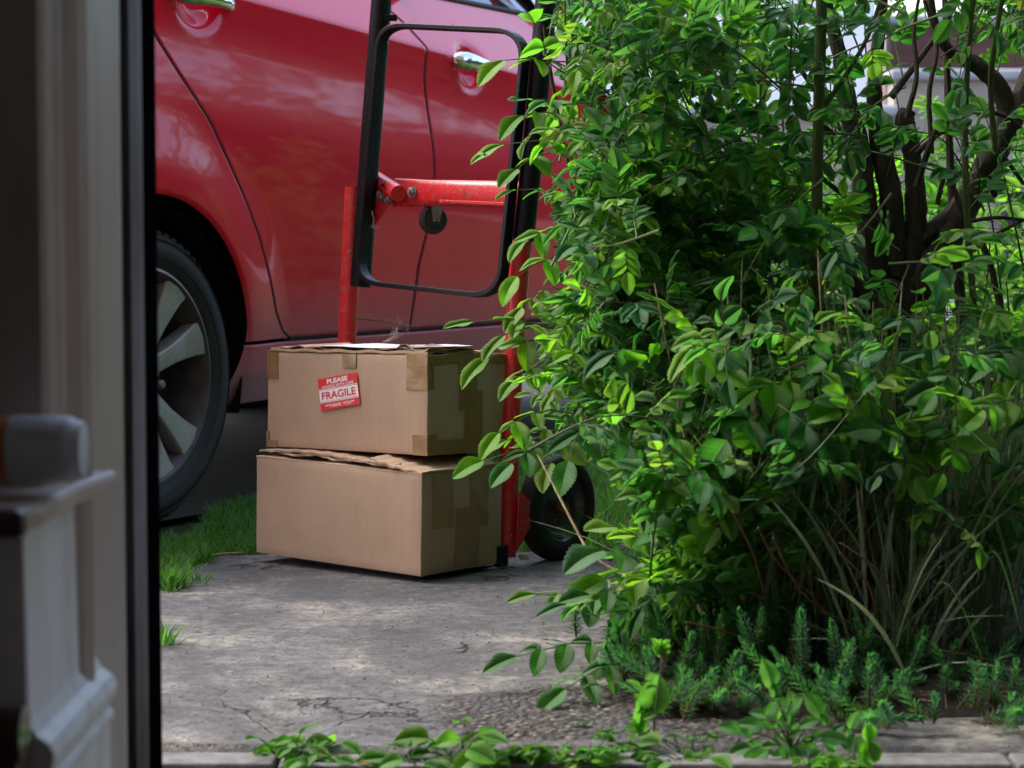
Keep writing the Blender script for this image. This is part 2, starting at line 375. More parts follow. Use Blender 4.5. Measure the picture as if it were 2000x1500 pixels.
# ------------------------------------------------------------------ leaves (vectorised)
def leaf_template(seg, teeth=True, shape=.85):
    """returns verts param (along t, side s, width w) and quads/tris; unit length, half width 1 at max"""
    ts = np.linspace(0, 1, seg+1)
    V = []; UV = []; F = []
    def hw(t): return math.sin(math.pi*min(max(t,0),1)**shape)**.72
    for t in ts: V.append((t, 0)); UV.append((0, t))
    mid = list(range(seg+1))
    for sd in (-1, 1):
        prev = 0
        for i in range(seg):
            t0, t1 = ts[i], ts[i+1]
            tm = t0 + (t1-t0)*.72
            wt = hw(tm)*(1.09 if teeth else 1.0)
            if i < seg-1:
                V.append((tm+(.015 if teeth else 0), sd*wt)); UV.append((sd*1.0, tm)); a = len(V)-1
                V.append((t1, sd*hw(t1)*.95)); UV.append((sd*.92, t1)); b = len(V)-1
                f1 = (mid[i], prev, a, mid[i+1]) if i else (mid[0], a, a, mid[1])
                if i == 0: F.append((mid[0], a, b, mid[1]))
                else: F.append((mid[i], prev, a, b)); F.append((mid[i], b, b, mid[i+1]))
                prev = b
            else:
                V.append((tm, sd*hw(tm))); UV.append((sd*.9, tm)); a = len(V)-1
                F.append((mid[i], prev, a, mid[i+1]))
    FF = []
    for f in F:
        g = []
        for x in f:
            if x not in g: g.append(x)
        if len(g) == 4: FF.append((g[0], g[1], g[2])); FF.append((g[0], g[2], g[3]))
        else: FF.append(tuple(g))
    return np.array(V, float), np.array(UV, float), np.array(FF)
T_HI = leaf_template(12); T_MED = leaf_template(5); T_LO = leaf_template(3, False)
class Leaves:
    def __init__(s): s.o=[]; s.d=[]; s.u=[]; s.L=[]; s.W=[]; s.c=[]; s.k=[]
    def add(s, o, d, u, L, W, col, curl=.3):
        s.o.append(tuple(o)); s.d.append(tuple(d)); s.u.append(tuple(u)); s.L.append(L); s.W.append(W); s.c.append(col); s.k.append(curl)
    def build(s, name, m, parent=None, tmpl=T_HI, fold=.17, label=None):
        tv, uv, tf = tmpl; n = len(s.o)
        o = np.array(s.o); d = np.array(s.d); u = np.array(s.u); L = np.array(s.L); W = np.array(s.W); k = np.array(s.k)
        d /= np.linalg.norm(d, axis=1)[:,None]+1e-9
        u = u - d*(u*d).sum(1)[:,None]; u /= np.linalg.norm(u, axis=1)[:,None]+1e-9
        r = np.cross(d, u)
        t = tv[:,0][None,:]; sd = tv[:,1][None,:]
        th = k[:,None]*t*1.4
        al = L[:,None]*np.where(np.abs(th)>1e-4, np.sin(th)/(np.abs(k[:,None])*1.4+1e-9)*np.sign(k[:,None]+1e-12), t)
        dn = -L[:,None]*(1-np.cos(th))/(np.abs(k[:,None])*1.4+1e-9)*np.sign(k[:,None]+1e-12)
        fo = fold*(.5+rng.random(n))[:,None]
        wav = (rng.random(n)*6.28)[:,None]
        side = W[:,None]*sd; lift = np.abs(side)*fo + W[:,None]*.10*np.sin(t*9+wav)*np.abs(sd)
        P = o[:,None,:] + d[:,None,:]*al[:,:,None] + r[:,None,:]*side[:,:,None] + u[:,None,:]*(dn+lift)[:,:,None]
        nv = tv.shape[0]
        V = P.reshape(-1,3); F = (tf[None,:,:] + (np.arange(n)*nv)[:,None,None]).reshape(-1,3)
        UV = np.tile(uv, (n,1)); c = np.repeat(np.c_[np.array(s.c), np.ones(n)], nv, axis=0)
        me = bpy.data.meshes.new(name); npmesh(me, V, F, UV, c); me.materials.append(m)
        me.polygons.foreach_set('use_smooth', [True]*len(me.polygons))
        ob = bpy.data.objects.new(name, me); C.objects.link(ob)
        if parent: ob.parent = parent
        return ob
def rv(s=1.0): return Vector((random.gauss(0,s), random.gauss(0,s), random.gauss(0,s)))
MATURE = [(.030,.132,.052), (.038,.150,.048), (.022,.104,.056), (.050,.170,.048), (.036,.132,.070), (.055,.150,.090), (.026,.108,.040), (.045,.15,.05)]
YOUNG = [(.15,.31,.03), (.18,.36,.04), (.12,.27,.025), (.16,.26,.05)]  # young leaf greens, brightened to suggest light coming through the leaves
def tint(young=0.0):
    if random.random() < .012: return random.choice([(.42,.34,.04), (.30,.22,.06), (.20,.10,.03)])
    c = random.choice(YOUNG) if random.random() < young else random.choice(MATURE)
    j = random.uniform(.8, 1.25); return (c[0]*j*random.uniform(.85,1.15), c[1]*j, c[2]*j)
def compound(LV, ST, a, b, size=.045, pairs=3, up=None, young=0., ratio=.27, droop=.25, stem_r=.0008, face=None):
    """pinnate leaf from a to b (rachis), leaflets along it"""
    a = Vector(a); b = Vector(b); d = (b-a); Lr = d.length; d.normalize()
    n = (up or (Vector((0,0,1)) + rv(.35))); n = (n - d*n.dot(d)).normalized(); r = d.cross(n)
    pts = [a, a+(b-a)*.5+n*Lr*.06, b]
    ST.tube(pts, [stem_r*1.4, stem_r, stem_r*.7], n=4, cap=False)
    col = tint(young)
    for i in range(pairs):
        t = .30 + .62*i/max(pairs-.4, 1); p = a + (b-a)*t + n*(Lr*.06*math.sin(t*3.14))
        sz = size*(.72+.28*(i+1)/pairs)*random.uniform(.85,1.1)
        for s in (-1, 1):
            ang = R(random.uniform(48, 68)); dd = d*math.cos(ang) + r*(s*math.sin(ang)) - n*droop*random.uniform(.2,1.3)
            cj = tuple(x*random.uniform(.9,1.1) for x in col)
            LV.add(p, dd, n + rv(.22), sz, sz*ratio*random.uniform(.9,1.15), cj, random.uniform(.1,.7))
    LV.add(b, d - n*droop*random.uniform(0,1.6), n + rv(.15), size*1.15, size*1.15*ratio*1.05, tuple(x*random.uniform(.95,1.1) for x in col), random.uniform(.1,.7))
def shoot(LV, ST, pts, n_leaf, size=.045, rachis=.07, pairs=2, young_tip=.6, young=.1, r0=.003, out=None, ratio=.27, from_t=.15, droop=.25):
    pts = [Vector(p) for p in pts]
    # catmull sample
    def cr(t):
        m = len(pts)-1; x = min(max(t,0),.9999)*m; i = int(x); f = x-i
        p0=pts[max(i-1,0)];p1=pts[i];p2=pts[i+1];p3=pts[min(i+2,m)]
        return .5*((2*p1)+(p2-p0)*f+(2*p0-5*p1+4*p2-p3)*f*f+(3*p1-p0-3*p2+p3)*f**3)
    ss = [cr(k/10) for k in range(11)]
    if any(blocked(q_) for q_ in ss): return
    ST.tube(ss, [r0*(1-.7*k/10) for k in range(11)], n=5, cap=False)
    phi = random.uniform(0, 6.28)
    for k in range(n_leaf):
        t = from_t + (1-from_t)*(k+1)/n_leaf
        p = cr(t); d = (cr(min(t+.03,1))-cr(t-.03)).normalized()
        phi += 2.4
        q = d.orthogonal().normalized(); q = Matrix.Rotation(phi, 3, d) @ q
        tip = k == n_leaf-1
        dirn = (d*(1.6 if tip else .55) + q + Vector((0,0,.12)) + (out or Vector())*.5).normalized()
        L = rachis*random.uniform(.75,1.2)*(1-.25*t)
        e_ = p+dirn*(L+size*.8); ex_, ey_ = proj(e_)
        if blocked(e_) or (LV is LF and ex_ < BL(0, ey_)-18): continue
        compound(LV, ST, p, p+dirn*L, size*random.uniform(.68,1.2)*(1-.2*t), pairs if random.random()<.6 else max(1,pairs-1), young=(young_tip if t > .75 else young), ratio=ratio, droop=droop)
def blades(name, specs, m, parent=None, width=.004, seg=6, cols=MATURE, jit=.15):
    """specs: list of (base Vector, tip Vector, arch height, width)"""
    n = len(specs); t = np.linspace(0, 1, seg+1)
    B = np.array([tuple(s[0]) for s in specs]); Tp = np.array([tuple(s[1]) for s in specs]); A = np.array([s[2] for s in specs]); W = np.array([s[3] for s in specs])
    Cc = np.array([s[4] if len(s) > 4 else (B+Tp)[i]*0 for i, s in enumerate(specs)]) if False else None
    P = B[:,None,:]*(1-t)[None,:,None] + Tp[:,None,:]*t[None,:,None]
    P[:,:,2] += A[:,None]*np.sin(math.pi*t**.8)[None,:]
    hd = Tp-B; hd[:,2] = 0; ln = np.linalg.norm(hd, axis=1)[:,None]+1e-6
    ang = np.arctan2(hd[:,1], hd[:,0]) + math.pi/2 + rng.normal(0, .9, n)
    side = np.c_[np.cos(ang), np.sin(ang), np.zeros(n)]
    wt = np.minimum(1, (1-t)*3)**.6*(.6+.4*np.minimum(1, t*4)); wt[-1] = .04
    Lf = P - side[:,None,:]*(W[:,None]*wt[None,:])[:,:,None]*.5; Rt = P + side[:,None,:]*(W[:,None]*wt[None,:])[:,:,None]*.5
    Md = P.copy(); Md[:,:,2] -= (W[:,None]*wt[None,:])*.15
    V = np.stack([Lf, Md, Rt], 2).reshape(-1, 3)
    nv = (seg+1)*3; f = []
    for i in range(seg):
        for j in (0, 1): f.append((i*3+j, i*3+j+1, (i+1)*3+j+1, (i+1)*3+j))
    F = (np.array(f)[None] + (np.arange(n)*nv)[:,None,None]).reshape(-1, 4)
    uv = np.array([(u, tt) for tt in t for u in (-1, 0, 1)]); UV = np.tile(uv, (n,1))
    cc = np.array([random.choice(cols) for _ in range(n)])*rng.uniform(.7, 1.3, (n,1)); c = np.repeat(np.c_[cc, np.ones(n)], nv, axis=0)
    me = bpy.data.meshes.new(name); npmesh(me, V, F, UV, c); me.materials.append(m)
    me.polygons.foreach_set('use_smooth', [True]*len(me.polygons))
    o = bpy.data.objects.new(name, me); C.objects.link(o)
    if parent: o.parent = parent
    return o
# ================================================================== GROUND
CARP = Vector((-.768, 4.743, 0)); PH = R(62); CU = Vector((math.cos(PH), math.sin(PH), 0)); CN = Vector((math.sin(PH), -math.cos(PH), 0))
def rise(Y): return 0 if Y < 7 else .31*min((Y-7)/6.5, 1.0)
ys = [2.75, 3.5, 4.2, 5, 6, 7, 8, 9, 10, 11, 12, 13.5, 20, 40, 120, 300]; xs = [-200, -40, -10, -4, -1, 0, 1, 4, 10, 40, 200]
ysf = [-40, -5, 0, 2.0] + ys
G = np.array([[(x, y, rise(y)-.035) for x in xs] for y in ysf]); tag(grid('lawn_ground', G, M['lawn']), kind='structure')
# road / pavement across the background
G = np.array([[(x, y, rise(y)-.028) for x in xs] for y in (11.2, 12, 13.5, 20, 30)]); tag(grid('far_road', G, M['road'], smooth=False), kind='structure')
# driveway under the car
dm = MB(); c0 = CARP
dq = [c0+CU*-6+CN*-.12, c0+CU*6.3+CN*-.12, c0+CU*6.3+CN*-6, c0+CU*-6+CN*-6]
nn = 12
for i in range(nn):
    a = dq[0].lerp(dq[1], i/nn); b = dq[0].lerp(dq[1], (i+1)/nn); c = dq[3].lerp(dq[2], (i+1)/nn); d = dq[3].lerp(dq[2], i/nn)
    dm.add([Vector((p.x, p.y, rise(p.y)-.015)) for p in (a,b,c,d)], [(0,1,2,3)])
tag(dm.build('driveway', M['asphalt']), kind='structure')
# path slab: undulating sheet with real relief
nx, ny = 260, 190
X0, X1, Y0, Y1 = -3.2, 2.2, 2.718, 4.44
gx = np.concatenate([np.linspace(X0, -.85, 20, endpoint=False), np.linspace(-.85, .75, 220, endpoint=False), np.linspace(.75, X1, 16)])
gy = np.linspace(Y0, Y1, ny)
GX, GY = np.meshgrid(gx, gy)
def fbm(x, y, sc, octv=4, seed=0):
    r_ = np.random.default_rng(seed); z = np.zeros_like(x); a = 1
    for o in range(octv):
        for _ in range(4):
            th = r_.uniform(0, 6.28); f = sc*2**o*r_.uniform(.7, 1.3); z += a*np.sin((x*math.cos(th)+y*math.sin(th))*f + r_.uniform(0, 6.28))/4
        a *= .5
    return z
GZ = .003*fbm(GX, GY, 4, 5, 3)
edge = np.minimum((GY-Y0)/.015, 1); farE = Y1 - GY + .05*fbm(GX, GY, 5, 4, 5); lf = (GX + .62 + (4.44-GY)*-.05 + .05*fbm(GX, GY, 9, 4, 8))
GZ = GZ - .03*(1-np.clip(edge, 0, 1)) - .05*np.clip(1-farE/.04, 0, 1)
# broken hole with weed at the front left of the slab
hx, hy = gnd(570, 1400).x, gnd(570, 1400).y
GZ -= .022*np.exp(-(((GX-hx)/.055)**2 + ((GY-hy)/.07)**2))
GZ -= .010*np.exp(-(((GX-gnd(900,1450).x)/.16)**2 + ((GY-2.80)/.03)**2))
# the left far corner of the slab has sunk under turf
GZ -= .05*np.clip((-(GX+.60) + .05*fbm(GX, GY, 8, 3, 11))/.05, 0, 1)*np.clip((GY-3.95)/.06, 0, 1)
tag(grid('paving_slab', np.dstack([GX, GY, GZ]), M['concrete']), kind='structure')
# kerb edging stones + sill
kb = MB(); x = -2.4; 
for L_ in (1.0, .62, .50, .275, .60, 1.0, 1.0):
    kb.box((x+.003, 2.652, -.08), (x+L_-.003, 2.713, -.004+random.uniform(-.002,.002))); x += L_
tag(kb.build('kerb_edging', M['kerb'], bevel=.004), kind='structure')
# planting bed soil, raised and lumpy
bx = np.linspace(.14, 3.2, 120); by = np.linspace(2.88, 4.55, 90); BX, BY = np.meshgrid(bx, by)
BZ = .022 + .012*fbm(BX, BY, 11, 4, 21); ed = np.minimum(np.minimum((BX-.14+.03*fbm(BX,BY,14,3,4))/.06, (BY-2.88+.03*fbm(BX,BY,12,3,6))/.05), (4.55-BY)/.05)
BZ = BZ*np.clip(ed, 0, 1) - .02*(1-np.clip(ed*2, 0, 1))
tag(grid('bed_soil', np.dstack([BX, BY, BZ]), M['soil']), kind='structure')
# ================================================================== HOUSE (doorway the picture is taken from)
XJ = -.357
hs = empty('house', (0, 2.3, 0))
def part(mb, name, m, **k):
    o = mb.build(name, m, None, **k); o.parent = hs; o.matrix_parent_inverse = Matrix.Translation((0, -2.3, 0)); return o
fw = MB(); fw.box((-5, 2.30, 0), (XJ-.055, 2.62, 5.6)); fw.box((1.45, 2.30, 0), (6, 2.62, 5.6)); fw.box((XJ-.055, 2.30, 2.12), (1.45, 2.62, 5.6))  # opening widened to the right, out of view, to let in more light
part(fw, 'wall', M['housebrick'])
it = MB(); it.box((-1.0, -2.0, -.02), (-.9, 2.297, 2.6)); it.box((1.6, -2.0, -.02), (1.7, 2.297, 2.6)); it.box((-.9, -2.0, -.02), (1.6, -1.9, 2.6))
it.box((-.9, 2.16, 0), (-.46, 2.297, 2.6)); it.box((1.48, 2.16, 0), (1.6, 2.297, 2.6)); it.box((-.46, 2.16, 2.15), (1.48, 2.297, 2.6))
part(it, 'hall_wall', M['plaster'])
part(MB().box((-1.0, -2.0, 2.6), (1.7, 2.297, 2.7)), 'ceiling', M['plaster'])
part(MB().box((-1.0, -2.0, -.12), (1.7, 2.30, -.021)), 'hall_floor', M['floorwood'])
part(MB().box((XJ-.05, 2.302, -.10), (1.45, 2.646, -.010)), 'threshold', M['coping'], bevel=.006)
# timber jamb with beads, seen at a grazing angle
J = empty('door_frame', (XJ, 2.0, 0)); tag(J, 'out of focus grey brown timber door frame with black seal at the left of the doorway', 'door frame')
def yx(px, X=XJ): return X*FPX/(px-1000)
def J_(mb, name, m, **k):
    o = mb.build(name, m, None, **k); o.parent = J; o.matrix_parent_inverse = Matrix.Translation((-XJ, -2.0, 0)); return o
jm = MB()
prof = [(-.80, 1.80), (XJ-.016, 1.80), (XJ-.012, 1.805), (XJ-.010, 1.815), (XJ-.010, 1.825), (XJ-.006, 1.835), (XJ-.006, yx(142)), (XJ+.004, yx(148)), (XJ+.009, yx(155)), (XJ+.004, yx(166)), (XJ-.003, yx(172)), (XJ-.003, yx(246)), (XJ-.08, yx(246)), (-.80, 2.16)]
jm.prism(prof, -.02, 2.2); J_(jm, 'jamb', M['jamb'])
J_(MB().prism([(XJ-.07, yx(246)+.001), (XJ-.008, yx(246)+.001), (XJ-.008, yx(259)), (XJ-.07, yx(259))], -.02, 2.2), 'seal', M['seal'])
J_(MB().prism([(XJ-.07, yx(259)+.001), (XJ-.001, yx(259)+.001), (XJ+.002, yx(270)), (XJ-.001, yx(284)), (XJ-.07, yx(284))], -.02, 2.2), 'metal_strip', M['sealstrip'])
J_(MB().prism([(XJ-.09, yx(284)+.001), (XJ-.006, yx(284)+.001), (XJ+.0, yx(296)), (XJ, 2.293), (XJ-.09, 2.293)], -.02, 2.2), 'outer_seal', M['seal'])
# white pedestal with mouldings against the frame
XP = XJ+.012
pb = MB(); pp = [(0, -.02), (.012, -.02), (.012, .128), (.016, .134), (.016, .146), (.008, .152), (.006, .168), (.001, .19), (0, .325), (.012, .342), (.017, .352), (.017, .358), (-.1, .358), (-.1, -.02)]
pd = empty('pedestal', (XP-.02, 1.8, -.02)); tag(pd, 'chipped white painted pedestal with moulded base and ledge against the door frame', 'pedestal')
Mx = Matrix(((1,0,0,XP-.012),(0,0,1,0),(0,1,0,0),(0,0,0,1)))
def P_(mb, name, m, par=pd, **k):
    o = mb.build(name, m, None, **k); o.parent = par; o.matrix_parent_inverse = Matrix.Translation(-par.location); return o
pb.prism([(-.5, -.02), (.0,-.02), (.012,-.02), (.012,.205), (.016,.209), (.016,.214), (.011,.218), (.013,.224), (.018,.230), (.019,.238), (.015,.246), (.006,.252), (.0,.262), (-.002,.404), (-.5,.404)], 1.66, 1.93, Mx)
P_(pb, 'panel', M['whitewood'], bevel=.0015)
lg = MB(); lg.add([], [])
lt = [( -.9, 1.65), (XP-.014, 1.65), (XP-.004, 1.68), (XP-.002, 1.80), (XP+.004, 1.87), (XP+.012, 1.925), (XP-.02, 1.935), (-.9, 1.935)]
lg.prism(lt, .4045, .422); P_(lg, 'ledge', wood('dusty_pink_paint', (.60,.50,.46), (.42,.32,.28)), bevel=.006)
# dark rails on the inner face
rl = MB().tube([(-.9, 1.625, .4146), (-.356, 1.625, .4146), (-.351, 1.625, .4146), (-.348, 1.625, .4146)], [.0112, .0112, .0098, .006], n=16); P_(rl, 'upper_rail', M['rail'], smooth=True)
sk = MB().tube([(-.9, 1.625, .262), (-.352, 1.625, .262)], .021, n=16); sk.box((-.9, 1.612, -.02), (-.356, 1.655, .246)); P_(sk, 'lower_rail', M['rail'], smooth=True)
# metal cylinder on the ledge
cy = empty('metal_cylinder', (-.45, 1.80, .422)); tag(cy, 'blurred grey metal cylinder with pale end cap lying on the white ledge', 'cylinder')
def cyl(mb, name, m, **k):
    o = mb.build(name, m, None, **k); o.parent = cy; o.matrix_parent_inverse = Matrix.Translation(-cy.location); return o
Yc = 1.745; Zc = at(70, 877, Yc).z; rc_ = 66/FPX*Yc
xe = at(128, 877, Yc).x; xo = at(22, 877, Yc).x
Mc = Matrix.Translation((0, Yc, Zc)) @ Matrix.Rotation(-math.pi/2, 4, 'Z')
cyl(MB().lathe([(0, xo), (rc_*.98, xo), (rc_, xo+.002), (rc_, xe-.004), (rc_*.97, xe)], 48, Mc), 'barrel', M['alu'], smooth=True)
cyl(MB().lathe([(rc_*.98, xe+.0005), (rc_*.98, xe+.004), (rc_*.86, xe+.009), (rc_*.82, xe+.014), (rc_*.4, xe+.015), (0, xe+.015)], 48, Mc), 'end_cap', M['cap'], smooth=True)
cyl(MB().lathe([(0, xo-.03), (rc_*.97, xo-.03), (rc_*.97, xo-.001), (0, xo-.001)], 32, Mc), 'collar', M['orange'], smooth=True)
tag(hs, 'brick house front and hallway around the doorway the view looks out of', 'house')
# ================================================================== CAR
car = empty('parked_car', CARP); tag(car, 'dusty red car with chrome door handles parked beyond the hand truck', 'car')
CM = Matrix(((CU.x, CN.x, 0, CARP.x), (CU.y, CN.y, 0, CARP.y), (0, 0, 1, 0), (0, 0, 0, 1)))   # (s, d, z) -> world ; improper basis handled by recalc
# parts of the car are modelled in local (s, d, z) with parent empty rotated so that x=s, y=-d
car.rotation_euler = (0, 0, PH)
def L3(s, d, z): return (s, -d, z)
def car_sz(px, py, d=0.0):
    p = onplane(px, py, CARP+CN*d, CN); q = p-CARP; return q.dot(CU), q.z
def zc(s): return 1.163-.067*s
ZB = 1.235
AT = np.array([(-.95,-22),(-.80,-13),(-.70,-7.5),(-.55,-5.5),(-.42,-3.5),(-.33,-1.5),(-.29,2.5),(-.25,6.5),(-.18,8.5),(-.13,6.5),(-.09,1.0),(-.035,-4.0),(-.006,-5.0),(.004,30),(.03,32),(.10,33),(.2,34)])
tt = np.linspace(-.95, .25, 1200); al = np.interp(tt, AT[:,0], AT[:,1]); DD = -np.cumsum(np.tan(np.radians(al)))*(tt[1]-tt[0]); DD -= DD[np.argmin(abs(tt+.006))]
WR = .316; AR = .385
def dside(s, z):
    s = np.asarray(s, float); z = np.asarray(z, float)
    t = z - (1.163-.067*s)
    d = np.interp(t, tt, DD)
    for ws in (0.0, 2.62):
        r = np.hypot(s-ws, (z-WR))
        fl = np.clip(1-(r-AR)/.20, 0, 1); d = d + .030*fl*fl*(3-2*fl)*np.clip((z-.1)/.2, 0, 1)
        lip = np.clip(1-(r-AR)/.012, 0, 1); d = d - .006*lip**2
    # plan curvature to the ends
    d = d - .05*np.clip((-.15-s)/.7, 0, 2)**2 - .10*np.clip((s-2.3)/.9, 0, 2)**2 - .006*(s-1.2)**2
    for (hs_, hz_) in HND:
        q = ((s-hs_)/.062)**2 + ((z-hz_+.004)/.046)**2; d = d - .030*np.exp(-q**1.6*.9)
    return d
HND = []
h1 = car_sz(395, -2); h2 = car_sz(925, 128); HND = [(h1[0]+.005, h1[1]), (h2[0], h2[1])]
def curve(pxs):
    q = [car_sz(x, y) for x, y in pxs]; q.sort(key=lambda a: a[1]); return np.array(q)
cL = curve([(290,10),(308,63),(353,150),(406,245),(455,360),(497,462),(518,525),(545,610),(566,648),(588,664)])
cM = curve([(782,-2),(813,45),(834,93),(832,157),(836,262),(837,343),(827,448),(815,518),(811,620),(807,660)])
cL = np.vstack([cL, [cL[-1,0]-.02, 1.3]]); cM = np.vstack([cM, [cM[-1,0]-.02, 1.3]])
ZD = .372
def sL(z): return np.interp(z, cL[:,1], cL[:,0])
def sM(z): return np.interp(z, cM[:,1], cM[:,0])
def sF(z): return 2.17 + .0*z - .10*np.clip((z-.9)/.3, 0, 1)**2 + .03*np.clip((.6-z)/.3,0,1)
def panel(name, fa, fb, z0, z1, na, nz_, gapa=True, gapb=True, gapz0=True, gapz1=False, m=None, mirror=False, zs=None):
    """panel between curves fa(z), fb(z) with rolled-in edges"""
    g = .0034; e = .0022
    U = np.linspace(0, 1, na); Z = np.linspace(z0, z1, nz_) if zs is None else np.asarray(zs)
    rows = [(z, 0, 0) for z in Z]
    if gapz0: rows = [(z0+g, 0, .014), (z0+g, 0, .003)] + [(max(z, z0+g+e), 0, 0) for z in Z[1:] if z > z0+g+e] if True else rows
    if gapz1: rows = [r for r in rows if r[0] < z1-g-e] + [(z1-g-e, 0, 0), (z1-g, 0, .003), (z1-g, 0, .014)]
    out = np.zeros((len(rows), na+(2 if gapa else 0)+(2 if gapb else 0), 3))
    for i, (z, _, dz) in enumerate(rows):
        a = float(fa(z)) + (g if gapa else 0); b = float(fb(z)) - (g if gapb else 0)
        ia = a + (e if gapa else 0); ib = b - (e if gapb else 0)
        ss = ia + (ib-ia)*U; dd = dside(ss, np.full_like(ss, z))
        cs = list(zip(ss, dd))
        if gapa: da = float(dside(a, z)); cs = [(a, da-.014), (a, da-.0025)] + cs
        if gapb: db = float(dside(b, z)); cs = cs + [(b, db-.0025), (b, db-.014)]
        for j, (s_, d_) in enumerate(cs):
            out[i, j] = L3(s_, d_-dz, z)
    if mirror: out[:,:,1] = 2*.86 - out[:,:,1]
    return grid(name, out, m or M['paint'], car)
arch = lambda z: np.sqrt(np.maximum(AR**2-(z-WR)**2, 0)) - .07*np.clip((.42-z)/.19, 0, 1)**1.6
za = WR+AR
th = np.linspace(0, math.pi/2, 60); zq = WR + AR*np.sin(th)
zlow = np.concatenate([np.linspace(.235, WR, 12)[:-1], zq])
zlow[-1] = za - 1e-4
for mir in (False, True):
    panel('rear_door', sL, sM, ZD, ZB, 150, 170, gapz1=False, mirror=mir)
    panel('front_door', sM, sF, ZD, ZB, 150, 170, mirror=mir)
    bodyside = []
    panel('quarter_panel', lambda z: arch(z), sL, .235, za, 60, 0, gapa=False, gapz0=False, zs=[z for z in zlow if z > ZD] , mirror=mir)
    panel('quarter_panel', lambda z: 0.0, sL, za, ZB, 60, 70, gapa=False, gapz0=False, mirror=mir)
    panel('rear_wing', lambda z: -.72, lambda z: -arch(z), .235, za, 40, 0, gapa=False, gapb=False, gapz0=False, zs=zlow, mirror=mir)
    panel('rear_wing', lambda z: -.72, lambda z: 0.0, za, ZB, 40, 60, gapa=False, gapb=False, gapz0=False, mirror=mir)
    panel('sill', lambda z: arch(z), lambda z: 2.62-arch(z), .235, ZD, 160, 30, gapa=False, gapb=False, gapz0=False, gapz1=True, mirror=mir)
    panel('front_wing', lambda z: 2.17+.03, lambda z: 2.62-arch(z), .372, za, 30, 0, gapa=True, gapb=False, gapz0=False, zs=[z for z in zlow if z > ZD], mirror=mir)
    panel('front_wing', sF, lambda z: 2.62, za, 1.0, 40, 30, gapb=False, gapz0=False, mirror=mir)
    panel('front_wing', lambda z: 2.62, lambda z: 3.25, za, .98, 40, 30, gapa=False, gapb=False, gapz0=False, mirror=mir)
    panel('front_wing', lambda z: 2.62+arch(z), lambda z: 3.25, .235, za, 40, 0, gapa=False, gapb=False, gapz0=False, zs=zlow, mirror=mir)
# dark backing behind the gaps, wheel housing, floor
bk = MB()
for s0, s1, z0, z1 in ((-.60, -.40, .30, .97), (-.4, 3.1, .74, .97), (-.4, 2.3, .975, 1.16), (.46, 2.22, .30, .74)): bk.box((s0, .055 if z1 < 1 else .17, z0), (s1, 1.66 if z1 < 1 else 1.55, z1))
for s0, s1 in ((-.70,-.40),): pass
bk.build('inner_shell', M['liner'], car)
# greenhouse + roof + glass + bonnet
roof = []
st = [(-.74, .86, 1.24), (-.66, .80, 1.47), (-.30, .74, 1.57), (.6, .72, 1.60), (1.5, .72, 1.585), (1.95, .74, 1.50)]
rf = MB()
n = len(st)
for (s, hw, z) in st:
    for k in range(9):
        a = k/8; x = -1+2*a; rf.v.append((s, .86 + x*(hw-.12), z + .0 - .03*x*x))
for i in range(n-1):
    for k in range(8): rf.f.append((i*9+k, i*9+k+1, (i+1)*9+k+1, (i+1)*9+k))
rf.build('roof', M['paint'], car, smooth=True)
for side in (0, 1):
    g_ = MB(); Yb = .155; Yt = .30
    f_ = (lambda y: 1.72-y) if side else (lambda y: y)
    g_.add([(-.62, f_(Yb), ZB-.01), (.2, f_(Yb), ZB-.01), (1.25, f_(Yb), ZB-.01), (2.25, f_(Yb), 1.16), (2.2, f_(Yb+.01), 1.2), (1.92, f_(Yt), 1.48), (1.2, f_(Yt), 1.56), (.2, f_(Yt), 1.56), (-.5, f_(Yt), 1.46)], [(0,1,7,8), (1,2,6,7), (2,3,4,5,6)])
    g_.build('side_window', M['glass'], car)
    t_ = MB().tube([(s_, f_(float(-dside(s_, ZB))+.004), ZB+.004) for s_ in (-.6, 0, .6, 1.2, 1.7, 2.15)], .009, n=8, smooth=4); t_.build('window_trim', M['black'], car, smooth=True)
    p_ = MB().tube([(2.28, f_(.07), 1.12), (1.95, f_(.22), 1.49), (1.5, f_(.25), 1.575), (.6, f_(.26), 1.59), (-.3, f_(.24), 1.56), (-.66, f_(.14), 1.45), (-.72, f_(.08), 1.2)], .03, n=8, smooth=6); p_.build('pillar', M['paint'], car, smooth=True)
    p_ = MB().tube([(1.2, f_(.075), ZB), (1.2, f_(.245), 1.57)], .03, n=8); p_.build('pillar', M['black'], car, smooth=True)
ws = MB().add([(2.3, .12, 1.10), (2.3, 1.60, 1.10), (1.93, 1.46, 1.49), (1.93, .26, 1.49)], [(0,1,2,3)]); ws.build('windscreen', M['glass'], car)
bn = MB(); bs = [(2.25, .76, 1.09), (2.6, .76, 1.03), (3.0, .72, .95), (3.25, .62, .80), (3.34, .58, .62), (3.36, .6, .30)]
for (s, hw, z) in bs:
    for k in range(9): x = -1+2*k/8; bn.v.append((s-.10*x*x*(s>2.5), .86 + x*hw, z + .02 - .03*x*x))
for i in range(len(bs)-1):
    for k in range(8): bn.f.append((i*9+k, i*9+k+1, (i+1)*9+k+1, (i+1)*9+k))
bn.build('bonnet', M['paint'], car, smooth=True)
tg = MB(); ts_ = [(-.74, .84, 1.24), (-.80, .80, .9), (-.82, .78, .6), (-.80, .78, .25)]
for (s, hw, z) in ts_:
    for k in range(9): x = -1+2*k/8; tg.v.append((s+.08*x*x, .86+x*(hw-.02), z))
for i in range(3):
    for k in range(8): tg.f.append((i*9+k, i*9+k+1, (i+1)*9+k+1, (i+1)*9+k))
tg.build('tailgate', M['paint'], car, smooth=True)
MB().box((-.6, .1, .22), (3.2, 1.6, .30)).build('underbody', M['liner'], car)
